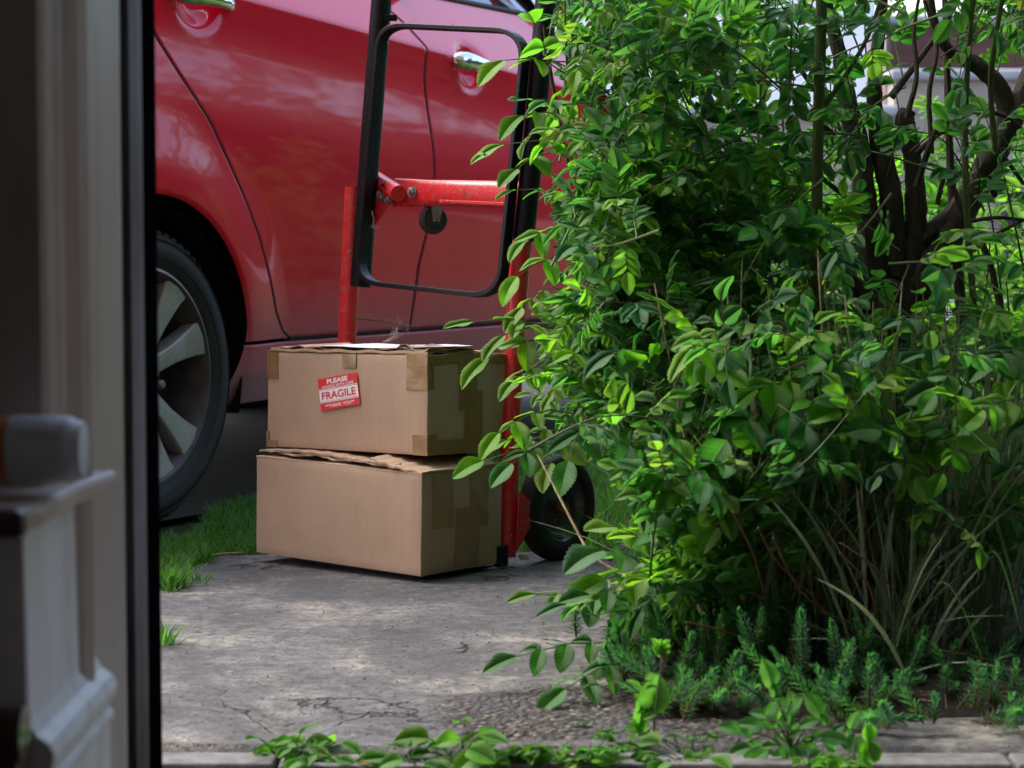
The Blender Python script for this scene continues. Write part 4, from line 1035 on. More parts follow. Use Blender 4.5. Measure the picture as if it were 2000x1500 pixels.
# ================================================================== GRASS
GR = [(.045,.15,.018), (.07,.20,.02), (.035,.11,.02), (.10,.22,.04)]
def grass(name, pts, label=None, h=(.03,.07), wd=.0028, lean=.03, cols=GR, kind='stuff', cat='grass'):
    sp = []
    for p in pts:
        hh = random.uniform(*h); a = random.uniform(0, 6.28); l_ = random.uniform(.3,1.4)*lean
        sp.append((p, (p[0]+math.cos(a)*l_, p[1]+math.sin(a)*l_, p[2]+hh), hh*.18, wd*random.uniform(.6,1.3)))
    o = blades(name, sp, M['grassblade'], seg=4, cols=cols); tag(o, label, cat, kind=kind); return o
pts = []
while len(pts) < 5500:
    px_ = random.uniform(250, 560); py_ = random.uniform(960, 1085); p = gnd(px_, py_)
    if px_ < 352+(1062-py_)*.95: continue
    d = (Vector((p.x,p.y,0))-CARP).dot(CN)
    if d > -.14+random.uniform(-.03,.03) and p.y > 4.42+random.uniform(-.04,.04) and p.y < 6: pts.append((p.x, p.y, -.03))
for _ in range(1300):
    p = gnd(random.gauss(328, 34), random.uniform(1060, 1150)); 
    if p.x < -.575 + .04*math.sin(p.y*30) + random.gauss(0,.02): pts.append((p.x, p.y, -.012))
for cx_, cy_, n_ in ((330, 1256, 26), (318, 1262, 20), (350, 1145, 60), (400, 1095, 60), (330, 1150, 80)):
    for _ in range(n_): p = gnd(cx_+random.gauss(0,7), cy_+random.gauss(0,3)); pts.append((p.x, p.y, -.004))
grass('verge_grass', pts, 'green grass growing between the paving and the car wheel', h=(.015,.045))
pts = []
while len(pts) < 16000:
    Y = 4.42 + 6.5*random.random()**1.5; X = random.uniform(-.02, .30)*Y if random.random()<.8 else random.uniform(-.1,.5)*Y
    d = (Vector((X,Y,0))-CARP).dot(CN)
    if d > -.10: pts.append((X, Y, rise(Y)-.033))
grass('lawn_grass', pts, 'bright lawn grass behind the rose bush and the hand truck wheel', h=(.035,.10), wd=.004, lean=.05)
# ================================================================== ROSE BUSH
LF = Leaves(); ST = MB()
bush = empty('rose_bush', (.55, 3.7, 0)); tag(bush, 'large leafy rose bush with serrated green leaflets spilling over the hand truck', 'bush')
def BL(x, y):   # left limit of the mass in the picture
    return np.interp(y, [-200, 0, 100, 200, 300, 400, 500, 600, 700, 780, 860, 920, 960, 1010, 1100, 1200], [1040, 1045, 1075, 1030, 1050, 1065, 1065, 1040, 1010, 1000, 1010, 1090, 1180, 1195, 1185, 1195])
def jit(px, py, Y): return at(px, py, Y)
# hand placed compound leaves along the left silhouette: (base, tip, depth, leaflet size, pairs, youth)
HP = [((1075,125),(985,118),3.75,.060,1,1),((1072,120),(1045,45),3.75,.062,1,1),((1075,115),(1100,30),3.8,.055,2,1),((1095,150),(1150,80),3.8,.05,2,.9),
      ((1090,205),(1035,195),3.75,.052,1,.8),((1110,230),(1020,225),3.72,.055,2,.9),((1125,250),(1040,262),3.75,.05,1,.6),((1115,285),(985,282),3.72,.060,1,1),((1060,300),(1010,330),3.75,.05,1,.7),
      ((1085,380),(1005,372),3.75,.040,1,1),((1110,440),(1030,470),3.75,.05,2,.6),((1090,500),(1010,540),3.75,.05,1,.8),((1080,560),(1020,600),3.75,.05,2,.7),
      ((1050,633),(925,628),3.7,.048,1,1),((1075,640),(985,655),3.7,.056,1,.8),((1060,660),(955,700),3.68,.062,1,.9),((1090,700),(1015,735),3.7,.05,2,.8),
      ((1075,800),(975,845),3.7,.050,2,1),((1100,840),(990,860),3.7,.048,2,.8),((1085,870),(945,900),3.68,.052,1,.9),((1090,860),(1000,905),3.65,.05,2,.3),((1110,860),(1075,905),3.65,.055,1,.9),((1140,830),(1110,900),3.6,.058,1,0),
      ((1230,1190),(1045,1160),3.35,.040,3,1),((1240,1215),(1110,1180),3.3,.048,2,.3),((1215,1255),(1010,1282),3.15,.047,3,.2),((1225,1290),(1105,1345),3.05,.05,2,.3),((1230,1100),(1180,1130),3.3,.060,2,.1)]
for (a, b, Y, sz, pr, yg) in HP:
    A = at(*a, Y); Bp = at(*b, Y-.05-random.uniform(0,.04))
    compound(LF, ST, A, Bp, sz, pr, up=Vector((-.25, -.45, .9))+rv(.12), young=yg, droop=.35, stem_r=.0011)
    E = A + Vector((.10+random.uniform(0,.08), .06, -.05+random.uniform(-.05,.05)))
    ST.tube([A, A.lerp(E, .5)+Vector((0,0,.01)), E], [.0012, .0016, .002], n=5, cap=False, smooth=3)
# shoots filling the volume
def fill(n_, box, Yr, size, rach, pairs, young, nl=(6,9), length=(.18,.34), lim=True, LV=None, SM=None, ratio=.27, upw=.8, leftbias=.3, test=None):
    LV = LV or LF; SM = SM or ST; c = 0; tries = 0
    while c < n_ and tries < n_*40:
        tries += 1
        px = random.uniform(box[0], box[2]); py = random.uniform(box[1], box[3]); Y = random.uniform(*Yr)
        if lim and px < BL(px, py)+25+random.uniform(0,30): continue
        if 960 < px < 1215 and 880 < py < 1130: continue
        if test and not test(px, py): continue
        tip = at(px, py, Y)
        if tip.z < .10: continue
        dr = Vector((random.gauss(-leftbias,.45), random.gauss(-.25,.35), random.gauss(upw*.4,.45))).normalized()
        L = random.uniform(*length); base = tip - dr*L; 
        if base.z < .02: base.z = .02
        mid = (tip+base)/2 + Vector((0,0,L*random.uniform(.02,.16))) + rv(.01)
        if lim:
            # keep the shoot base inside the mass
            if base.x/base.y < (BL(0, py)+30-1000)/FPX: continue
        shoot(LV, SM, [base, mid, tip], random.randint(*nl), size, rach, pairs, young_tip=min(1,young+.4), young=young, r0=.0022, ratio=ratio); c += 1
# dense front/left mass
fill(112, (1040,-60,1330,930), (3.45,3.95), .041, .060, 3, .24, test=lambda x, y: not (x > 1120 and y < 190 and random.random() < .7))
fill(105, (1120,-120,1600,900), (3.3,4.1), .041, .064, 3, .10, test=lambda x, y: not (x > 1300 and y < 260 and random.random() < .75))
fill(30, (1120,250,1600,880), (4.1,5.0), .048, .07, 3, .45)
# sparse right side, open enough to see through
fill(8, (1600,200,2080,560), (3.2,3.9), .050, .07, 3, .06, nl=(3,5), test=lambda x, y: not (1600 < x < 1850 and 60 < y < 540 and random.random() < .7))
fill(15, (1600,250,2080,620), (4.2,5.0), .048, .07, 3, .65, nl=(5,7))
fill(16, (1380,-40,2080,160), (3.3,4.4), .044, .065, 3, .15, nl=(4,7))
fill(9, (1480,-160,2100,-20), (3.2,4.8), .048, .07, 3, .2)
# unseen upper canopy, added above the picture to shade the bed
c_ = 0
while c_ < 75:
    p = Vector((random.uniform(.12, 1.7), random.uniform(2.85, 4.9), random.uniform(.95, 1.9)))
    if p.z < HC + .108*p.y + .04: continue
    if (p.x-.9)**2/.8 + (p.z-1.1)**2/.9 > 1: continue
    c_ += 1; d = (p-Vector((.75, 3.9, .6))).normalized(); shoot(LF, ST, [p-d*.3, p-d*.15+Vector((0,0,.02)), p], 8, .055, .075, 3, young_tip=.5, young=.1, r0=.002)
c_ = 0
while c_ < 150:      # unseen shoots added right of the picture to deepen the shade
    p = Vector((random.uniform(.75, 2.4), random.uniform(2.72, 4.6), random.uniform(.12, 1.9)))
    if p.x < .245*p.y + .06: continue
    c_ += 1; shoot(LF, ST, [p-Vector((random.gauss(0,.1), random.gauss(0,.1), .25)), p-Vector((0,0,.1)), p], 8, .055, .075, 3, young_tip=.5, young=.1, r0=.002)
LF.build('foliage', M['leaf'], bush).matrix_parent_inverse = Matrix.Translation(-bush.location)
o = ST.build('shoots', M['shootstem'], bush, smooth=True); o.matrix_parent_inverse = Matrix.Translation(-bush.location); o['kind'] = 'stuff'
def bpart(mb, name, m, **k):
    o = mb.build(name, m, bush, **k); o.matrix_parent_inverse = Matrix.Translation(-bush.location); return o
# woody trunk and limbs: pixel polylines with depth and radius(px)
TY = 3.95
def wood_(pl, name, m, Y=TY, n=12, wob=.10, dY=None):
    P = []; Rr = []
    for i, (x, y, r_) in enumerate(pl):
        yy = Y + (dY or 0)*i/(len(pl)-1); P.append(at(x, y, yy)); Rr.append(r_/FPX*yy)
    return bpart(MB().tube(P, Rr, n=n, smooth=6, wob=wob), name, m, smooth=True)
trunks = [
 [(1752,1175,62),(1742,900,56),(1738,700,52),(1742,600,50),(1760,545,40)],
 [(1745,640,46),(1800,545,38),(1852,460,30),(1905,365,26),(1950,280,24),(1990,205,22),(2050,60,20)],
 [(1735,640,36),(1712,520,28),(1690,400,24),(1680,300,22),(1655,200,18),(1640,110,15),(1612,0,12),(1600,-80,9)],
 [(1748,600,30),(1745,470,26),(1735,360,22),(1712,250,17),(1708,150,14),(1722,30,11),(1728,-70,8)],
 [(1760,580,28),(1785,470,24),(1788,380,20),(1780,300,18),(1768,240,20),(1775,215,14)],
 [(1735,640,24),(1690,590,20),(1650,535,17),(1600,490,13),(1560,440,10),(1520,410,7)],
 [(1800,470,22),(1860,420,20),(1930,350,16),(1965,240,20),(1950,170,18),(1905,125,16),(1862,105,12),(1830,60,9),(1812,-30,7)],
 [(1500,1180,36),(1498,900,28),(1496,700,24),(1492,560,20),(1470,430,14),(1440,330,10),(1400,200,7)],
 [(1290,1185,16),(1285,1000,12),(1310,850,9),(1280,700,8),(1225,560,7),(1185,430,6)],
 [(1600,1120,20),(1640,900,16),(1630,700,14),(1600,600,12),(1580,520,9),(1540,400,6)]]
for i, t_ in enumerate(trunks): wood_(t_, 'trunk' if i in (0, 7) else 'limb', M['bark'], Y=TY-(.25 if i == 8 else 0), wob=.12)
thin = [
 [(1790,365,7),(1830,250,6),(1870,220,6),(1960,225,5),(2010,270,4)],[(1790,300,6),(1850,255,5),(1930,275,5),(2000,360,4)],
 [(1830,400,5),(1850,340,5),(1880,420,5)],[(1740,190,8),(1800,110,6),(1850,40,5),(1880,-20,4)],[(1700,330,7),(1640,250,5),(1560,130,5),(1480,20,4),(1450,-50,3)],
 [(1960,240,6),(2030,160,4)],[(1885,435,4),(1950,425,4),(2030,435,3)],[(1900,490,5),(1950,455,4),(2020,420,3)],[(1695,360,10),(1650,290,8),(1600,240,7)],
 [(1540,420,4),(1480,330,4),(1420,250,3),(1380,170,3)],[(1770,230,6),(1790,150,5),(1785,60,4),(1800,-30,3)],[(1820,300,5),(1815,180,5),(1830,90,4),(1805,0,4)],
 [(1560,470,6),(1550,380,5),(1530,330,4)],[(1700,420,6),(1620,360,5),(1560,310,4),(1480,290,3)],[(1440,330,5),(1360,250,4),(1300,180,3)],[(1470,430,5),(1390,400,4),(1320,330,3)],
 [(1300,190,3),(1250,60,3),(1240,-40,3)],[(1190,440,5),(1120,350,4),(1090,220,3),(1070,120,3),(1062,50,2)],[(1225,560,4),(1150,500,4),(1080,480,3)],[(1280,700,5),(1180,660,4),(1060,636,3),(985,630,2)],
 [(1300,850,5),(1200,830,4),(1110,845,3),(1040,858,2)],[(1650,900,6),(1700,760,5),(1690,640,5)],[(1880,640,12),(1870,520,11),(1862,420,10),(1855,300,8),(1850,150,7),(1845,-20,6)],[(1960,640,7),(1935,520,7),(1905,450,6)]]
for k, t_ in enumerate(thin): wood_(t_, 'branch', M['twig'] if k % 3 else M['bark'], Y=TY-.15+.25*random.random(), n=7, wob=.08)
# thorny twigs, fine
tm = MB()
for _ in range(98):
    px = random.uniform(1180, 2050); py = random.uniform(-60, 640); Y = random.uniform(3.5, 4.3); p = at(px, py, Y); d = Vector((random.gauss(0,.6), random.gauss(0,.4), random.gauss(.5,.6))).normalized()*random.uniform(.06,.22)
    tm.tube([p, p+d*.5+rv(.012), p+d], [.0016, .0012, .0006], n=5, smooth=3, cap=False)
tm.each('twig', M['twig'], bush)
# green cane upright
cane = MB(); P = [at(1590, 1150, 3.5), at(1592, 800, 3.5), at(1594, 500, 3.5), at(1598, 250, 3.5), at(1602, 100, 3.5), at(1606, -60, 3.5)]
bpart(cane.tube(P, [.0088]*6, n=12, smooth=4, wob=.03), 'cane', M['cane'], smooth=True)
for pl in ([(1590,235,5),(1650,150,5),(1700,60,4),(1725,-30,3)], [(1905,640,7),(1888,400,7),(1886,200,6),(1900,0,5)], [(1945,300,6),(1935,150,6),(1960,-20,5)]):
    wood_(pl, 'cane', M['cane'], Y=3.5, n=8, wob=.04)
# dry rose hip
hp = at(1942, 373, 3.7); hb_ = MB().lathe([(0,-.012),(.004,-.010),(.0065,-.003),(.006,.004),(.003,.008),(0,.009)], 12, Matrix.Translation(hp)@Matrix.Rotation(R(90),4,'X')); hb_.tube([hp+Vector((0,0,.01)), hp+Vector((-.003,0,.025))], .0006, n=4)
bpart(hb_, 'dry_hip', M['bark'], smooth=True)
# yellow blooms
for (x, y, Y) in ((1612, 560, 4.5), (1645, 553, 4.5), (1113, 572, 4.0), (1282, 712, 4.0)):
    fb = Leaves(); c = at(x, y, Y)
    for k in range(7):
        a = k*2.4; d = Vector((math.cos(a), -.6, math.sin(a))); fb.add(c, d, Vector((0,-1,.3))+rv(.2), .017, .009, (.75,.48,.03), -.5)
    o = fb.build('bloom', M['grassblade'], bush, T_MED); o.matrix_parent_inverse = Matrix.Translation(-bush.location)
# ------------------------------------------------------------------ low ribbed-leaf rose in front of the striped grass
low = empty('young_rose', at(1560, 1150, 3.2)); low.location.z = .02; tag(low, 'low young rose with ribbed bright green leaves growing in front of the striped grass', 'bush')
LV2 = Leaves(); ST2 = MB()
HP2 = [((1570,745),(1480,760),3.2,.058,2),((1600,740),(1655,700),3.15,.05,2),((1480,625),(1510,590),3.25,.042,1),((1620,650),(1580,655),3.2,.048,2),((1520,790),(1600,850),3.12,.060,2),((1480,810),(1420,860),3.12,.060,1),((1610,860),(1560,900),3.12,.054,1),
       ((1300,700),(1200,690),3.3,.052,2),((1340,700),(1400,720),3.2,.048,2),((1720,780),(1640,800),3.15,.05,2),((1420,640),(1350,680),3.2,.052,2),((1400,980),(1330,985),3.15,.050,1),((1440,990),(1400,1030),3.1,.040,2),((1700,640),(1640,610),3.2,.04,1),((1860,680),(1800,690),3.2,.04,2),((1900,760),(1830,755),3.15,.048,2),((1780,860),(1720,840),3.12,.05,2),((1800,870),(1870,860),3.15,.05,2),((1990,680),(1940,700),3.15,.05,2),
       ((1260,1060),(1205,1030),3.2,.052,1),((1240,1090),(1180,1075),3.15,.065,1),((1260,1120),(1185,1130),3.12,.062,1),((1290,1040),(1320,1010),3.2,.052,2),((1480,1000),(1540,940),3.2,.05,2),((1280,900),(1200,860),3.3,.05,2),((1980,780),(1920,800),3.1,.05,2)]
for (a, b, Y, sz, pr) in HP2:
    A = at(*a, Y); Bp = at(*b, Y-.04)
    compound(LV2, ST2, A, Bp, sz, pr, up=Vector((-.1, -.55, .85))+rv(.15), young=.35, ratio=.34, droop=.3, stem_r=.001)
    E = Vector((A.x+random.uniform(-.05,.08), A.y+.12, max(A.z-.22, .02)))
    ST2.tube([A, A.lerp(E,.4)+Vector((0,0,.02)), E], [.0012,.0018,.0024], n=5, cap=False, smooth=3)
fill(70, (1180,600,2060,1010), (3.05,3.6), .039, .055, 2, .12, nl=(4,6), length=(.12,.24), lim=False, LV=LV2, SM=ST2, ratio=.34, leftbias=0)
fill(44, (1170,900,1420,1200), (3.05,3.6), .044, .055, 2, .25, nl=(3,5), length=(.1,.2), lim=False, LV=LV2, SM=ST2, ratio=.34, leftbias=.4)
fill(36, (1200,640,2060,980), (3.7,4.6), .046, .06, 2, .5, nl=(5,7), length=(.15,.28), lim=False, LV=LV2, SM=ST2, ratio=.34, leftbias=0)
fill(26, (1420,940,2060,1160), (3.0,3.5), .036, .05, 2, .1, nl=(3,5), length=(.1,.2), lim=False, LV=LV2, SM=ST2, ratio=.34, leftbias=0)
LV2.build('foliage', M['leaf_rib'], low).matrix_parent_inverse = Matrix.Translation(-low.location)
o = ST2.build('shoots', M['shootstem'], low, smooth=True); o.matrix_parent_inverse = Matrix.Translation(-low.location); o['kind'] = 'stuff'
# ------------------------------------------------------------------ striped grass clumps, dry stalks
SG = [(.035,.085,.035), (.045,.10,.04), (.03,.075,.03)]
labs = ['white striped grass clump under the left edge of the rose bush', 'white striped grass clump in front of the thin bark stem', 'tall white striped grass clump at the foot of the thick trunk', 'white striped grass clump leaning right beside the thick trunk', 'white striped grass clump at the right edge of the view', 'short white striped grass clump behind the stonecrop']
for (px, Yg, n_, lab, tall) in ((1380, 3.35, 60, labs[0], .40), (1510, 3.25, 70, labs[1], .48), (1650, 3.3, 85, labs[2], .50), (1790, 3.25, 85, labs[3], .52), (1930, 3.3, 80, labs[4], .52), (1720, 3.05, 40, labs[5], .30)):
    cx_ = (px-1000)/FPX*Yg; sp = []
    for _ in range(n_):
        b = Vector((cx_+random.gauss(0,.028), Yg+random.gauss(0,.04), .01)); a = random.uniform(0,6.28); l_ = abs(random.gauss(.0,.15))+.02; h_ = tall*random.uniform(.45,1.08)
        sp.append((b, b+Vector((math.cos(a)*l_, math.sin(a)*l_*.6, h_-(l_**2)*2.0)), h_*.14, .0058*random.uniform(.6,1.25)))
    o = blades('striped_grass', sp, M['striped'], seg=9, cols=SG); o.location = (0,0,0)
    tag(o, lab, 'ornamental grass', 'clumps of striped grass under the rose bush')
labs = ['dry beige stalks standing under the left part of the rose bush', 'dry beige stalks in front of the thick dark trunk', 'dry beige stalks at the far right among striped grass']
for (px, Yg, n_, lab) in ((1440, 3.4, 24, labs[0]), (1690, 3.3, 30, labs[1]), (1900, 3.35, 18, labs[2])):
    mb = MB(); cx_ = (px-1000)/FPX*Yg
    for _ in range(n_):
        b = Vector((cx_+random.gauss(0,.055), Yg+random.gauss(0,.06), .0)); h_ = random.uniform(.22,.60); t_ = b+Vector((random.gauss(0,.07), random.gauss(0,.04), h_))
        mb.tube([b, b.lerp(t_,.5)+rv(.006), t_], [random.uniform(.0012,.0024)]*2+[.001], n=6, smooth=3)
    rt_ = empty('dry_stalks', (cx_, Yg, 0)); mb.each('stalk', M['straw'], rt_, smooth=True); tag(rt_, lab, 'dry stalks', 'dry stalks under the rose bush')
# arching reddish stems + grass blades over the sedum
mb = MB()
for pl in (((1480,1030),(1520,1100),(1600,1180),(1640,1260)), ((1510,1050),(1560,1150),(1620,1200),(1680,1250)), ((1640,1080),(1700,1150),(1712,1250)), ((1340,1215),(1420,1235),(1500,1270),(1560,1285)), ((1430,1000),(1470,1080),(1500,1190)), ((1640,1060),(1720,1120),(1790,1230)), ((1830,1270),(1930,1290),(1990,1330))):
    Y = 2.98; mb.tube([at(x, y, Y+.03*i) for i, (x, y) in enumerate(pl)], .0014, n=5, smooth=5)
rt_ = empty('bare_stems', gnd(1560, 1300)); mb.each('stem', M['redstem'], rt_, smooth=True); tag(rt_, 'bare reddish stems arching down over the stonecrop', 'stems')
mb = MB().tube([at(1050, 888, 3.35), at(1100, 985, 3.3), at(1140, 1062, 3.27), at(1153, 1083, 3.25), at(1190, 1108, 3.24), at(1260, 1150, 3.22)], [.0012,.0018,.002,.0024,.0022,.002], n=7, smooth=3)
tag(mb.build('dry_stalk', M['straw'], smooth=True), 'single bent straw coloured stalk crossing in front of the hand truck wheel', 'stalk')
sp = []
for _ in range(46):
    b = gnd(random.uniform(1225, 1330), random.uniform(1225,1275)); t_ = at(random.uniform(1200,1400), random.uniform(960,1150), b.y+random.uniform(-.05,.1)); sp.append((b, t_, .03, .0055*random.uniform(.6,1.2)))
sp.append((gnd(1295,1290), at(1240,1185,2.98), .055, .009)); sp.append((at(1830,1140,3.0), at(1925,1310,2.95), .03, .010)); sp.append((at(1930,1080,3.0), at(1995,1240,2.95), .03, .008)); sp.append((gnd(2040,1320), at(1940,1290,2.9), .02, .009))
tag(blades('long_grass', sp, M['grassblade'], seg=8, cols=[(.03,.12,.03),(.04,.14,.03)]), 'long arching grass blades at the left edge of the planting bed', 'grass tuft')
# ------------------------------------------------------------------ stonecrop
SC = [(.045,.16,.13), (.035,.13,.11), (.06,.19,.13), (.03,.115,.09)]
def stem_needles(LV, ST_, base, tip, bend, L=.014):
    pts = [base, base.lerp(tip,.5)+bend, tip]
    ST_.tube(pts, [.0018,.0015,.001], n=5, smooth=4)
    ln = (tip-base).length; n_ = int(ln/.0009)
    for k in range(n_):
        t = .06+.94*k/n_; p = (1-t)**2*base + 2*t*(1-t)*(base.lerp(tip,.5)+bend*2) + t*t*tip
        p = base*(1-t)**2*1 + (base.lerp(tip,.5)+bend*1.0)*2*t*(1-t) + tip*t*t
        d = (tip-base).normalized(); q_ = Matrix.Rotation(k*2.4, 3, d) @ d.orthogonal().normalized()
        dd = q_*(1.0-.75*max(0,(t-.75)/.25)) + d*(.35+1.1*t*t)
        c = random.choice(SC); j = (.6+.7*t)*random.uniform(.85,1.15)
        if t < .4 and random.random()<.35: c = (.12,.09,.05)
        LV.add(p, dd, d+rv(.1), L*random.uniform(.8,1.2)*(1-.3*max(0,t-.85)/.15), .0020, tuple(x*j for x in c), random.uniform(-.3,.3))
lsc = ['stonecrop clump spilling over the paving edge beside the low rose leaves', 'stonecrop clump with upright blue green stems behind the poppy bud', 'tall stonecrop clump at the centre of the bed edge', 'stonecrop clump behind the sowthistle weed', 'stonecrop with one stem lying out over the paving', 'small dim stonecrop clump in the deep shade at the right', 'stonecrop clump at the far right corner of the bed']
T_N = leaf_template(2, False)
for (px, py, n_, sp_r, hh, lab) in ((1260,1330,16,55,.085,lsc[0]), (1360,1370,24,60,.10,lsc[1]), (1450,1330,26,60,.135,lsc[2]), (1550,1370,26,65,.12,lsc[3]), (1665,1390,16,60,.10,lsc[4]), (1840,1380,14,60,.10,lsc[5]), (1960,1400,12,50,.09,lsc[6])):
    LN = Leaves(); SN = MB(); org = gnd(px, py)
    for _ in range(int(n_*1.7)):
        b = gnd(px+random.gauss(0,sp_r), min(py+random.gauss(-8,32), 1432)); b.z = .012
        a = random.uniform(0,6.28); h_ = hh*random.uniform(.2,1.0)*(.75 if b.y < 2.97 else 1); ln = random.uniform(.0,.09)
        stem_needles(LN, SN, b, b+Vector((math.cos(a)*ln, math.sin(a)*ln-.012, h_)), rv(.004))
    if lab == lsc[4]: b = gnd(1620,1405,.01); stem_needles(LN, SN, b, gnd(1800,1402,.022), Vector((0,0,-.002)))
    if lab == lsc[0]:
        stem_needles(LN, SN, gnd(1275,1330,.01), at(1205,1280,2.98), Vector((0,0,.004)))
    root = empty('stonecrop', (org.x, org.y, 0)); tag(root, lab, 'stonecrop', 'stonecrop clumps along the front of the bed')
    SN.each('stem', M['redstem'], root, smooth=True)
    for o in (LN.build('foliage', M['leaf'], root, T_N, fold=.1),): o.matrix_parent_inverse = Matrix.Translation(-root.location)
# ------------------------------------------------------------------ weeds along the joint
WY = [(.09,.24,.025), (.12,.29,.035), (.07,.20,.025)]
def lobed(LV, p, d, up, L, W, col, curl=.3): LV.add(p, d, up, L, W, col, curl)
def weed(px, py, kind, n_, size, lab, name, cat='weed', hgt=.0, cols=WY, spread=1.0, Yadd=0):
    size *= 1.0; n_ = int(n_*1.3)
    b = gnd(px, py); b.z = -.006; root = empty(name, b); LVw = Leaves(); SW = MB()
    for k in range(n_):
        a = 2*math.pi*k/n_ + random.uniform(-.4,.4); el = random.uniform(.05,.6)
        d = Vector((math.cos(a)*spread, math.sin(a)*.5*spread-.1, el)).normalized(); st_l = random.uniform(.2,1.0)*size*.8
        p = b + Vector((random.gauss(0,.012), random.gauss(0,.004), 0)); e = p + d*st_l + Vector((0,0,hgt*random.random()))
        SW.tube([p, p.lerp(e,.5)+Vector((0,0,.003)), e], [.0011,.0009,.0008], n=5, smooth=3)
        c = random.choice(cols); c = tuple(x*random.uniform(.8,1.2) for x in c); L = size*random.uniform(.6,1.1)
        if kind == 'round': LVw.add(e, d*.8+Vector((0,-.1,-.1)), Vector((0,-.3,1))+rv(.3), L, L*.33, c, random.uniform(.2,.9))
        elif kind == 'broad': LVw.add(e, Vector((d.x, d.y, d.z*.35)), Vector((0,-.45,1))+rv(.2), L*1.15, L*.38, c, random.uniform(.3,.9))
        else:  # small divided
            for j in range(5):
                aj = a+(j-2)*.55; LVw.add(e, Vector((math.cos(aj), math.sin(aj)*.7, random.uniform(-.1,.35))), Vector((0,-.3,1))+rv(.2), L*.55, L*.20, c, random.uniform(0,.8))
    SW.each('stem', M['shootstem'], root, smooth=True)
    for o in (LVw.build('leaves', M['leaf'], root, T_HI, fold=.22),): o.matrix_parent_inverse = Matrix.Translation(-root.location)
    tag(root, lab, cat, 'weeds along the paving joint'); return root
weed(590, 1465, 'round', 12, .035, 'weed with one large round leaf in the broken corner of the paving', 'weed', hgt=.02)
weed(540, 1462, 'fine', 14, .022, 'small frilly weed to the left of the broken paving corner', 'weed')
weed(620, 1478, 'broad', 9, .026, 'pointed leaved weed hanging over the kerb joint on the left', 'weed')
weed(800, 1482, 'broad', 5, .046, 'broad leaved weed with two large smooth leaves on the kerb', 'weed', spread=1.4)
weed(905, 1472, 'broad', 10, .045, 'tall clump of broad green weed leaves left of centre on the kerb', 'weed', hgt=.022)
weed(965, 1480, 'fine', 10, .028, 'low mixed weed just right of the broad leaved clump', 'weed')
weed(1045, 1480, 'fine', 14, .034, 'yellow green ferny weed in the middle of the kerb joint', 'weed', hgt=.012)
weed(1120, 1484, 'round', 10, .026, 'bright rounded weed between the two ferny weeds', 'weed', cols=[(.16,.33,.03)])
weed(1185, 1478, 'fine', 16, .036, 'pale ferny weed to the left of the tall poppy', 'weed', hgt=.014)
weed(1330, 1478, 'broad', 5, .050, 'weed with one long flat leaf right of the tall poppy', 'weed', spread=1.5)
weed(1350, 1462, 'fine', 5, .024, 'small buttercup like weed behind the long flat leaf', 'weed', hgt=.02)
weed(1620, 1490, 'fine', 12, .034, 'yellow green weed below the nodding bud at the lower right', 'weed', cols=[(.15,.33,.035),(.12,.28,.03)])
# tall poppy-like plant
b = gnd(1275, 1450); root = empty('poppy', b); tag(root, 'single upright pale green poppy with a drooping bud and frilly leaf', 'poppy')
LVp = Leaves(); SP = MB(); SP.tube([b, at(1282,1370,b.y), at(1292,1300,b.y), at(1290,1262,b.y)], [.0013,.0012,.001,.0008], n=6, smooth=4)
for k in range(26):
    t = k/25; p = at(1262-18*(1-t)+random.gauss(0,7), 1445-112*t+random.gauss(0,5), b.y+.01+random.gauss(0,.008)); LVp.add(p, Vector((random.choice((-1,1))*.9, -.3, .5)), Vector((0,-.8,.6))+rv(.3), .014+.007*random.random(), .0042, (.13,.29,.06), random.uniform(0,.7))
LVp.add(at(1245,1440,b.y+.01), Vector((.16,0,1)), Vector((.5,-1,.1)), .062, .011, (.085,.23,.04), .15); LVp.add(at(1270,1395,b.y+.01), Vector((.25,0,1)), Vector((.1,-1,.1)), .050, .019, (.10,.25,.05), .3)
for k in range(10): LVp.add(at(1289, 1285-k*2.6, b.y), Vector((random.uniform(-.8,.8), -.4, .6)), Vector((0,-1,.4)), .016, .004, (.16,.34,.05), .4)
bud = at(1297, 1283, b.y); SP.lathe([(0,-.009),(.0035,-.007),(.0048,0),(.0035,.007),(0,.010)], 12, Matrix.Translation(bud)@Matrix.Rotation(R(90),4,'X'))
SP.each('stem', M['shootstem'], root, smooth=True)
for o in (LVp.build('leaves', M['leaf'], root, T_HI, fold=.2),): o.matrix_parent_inverse = Matrix.Translation(-root.location)
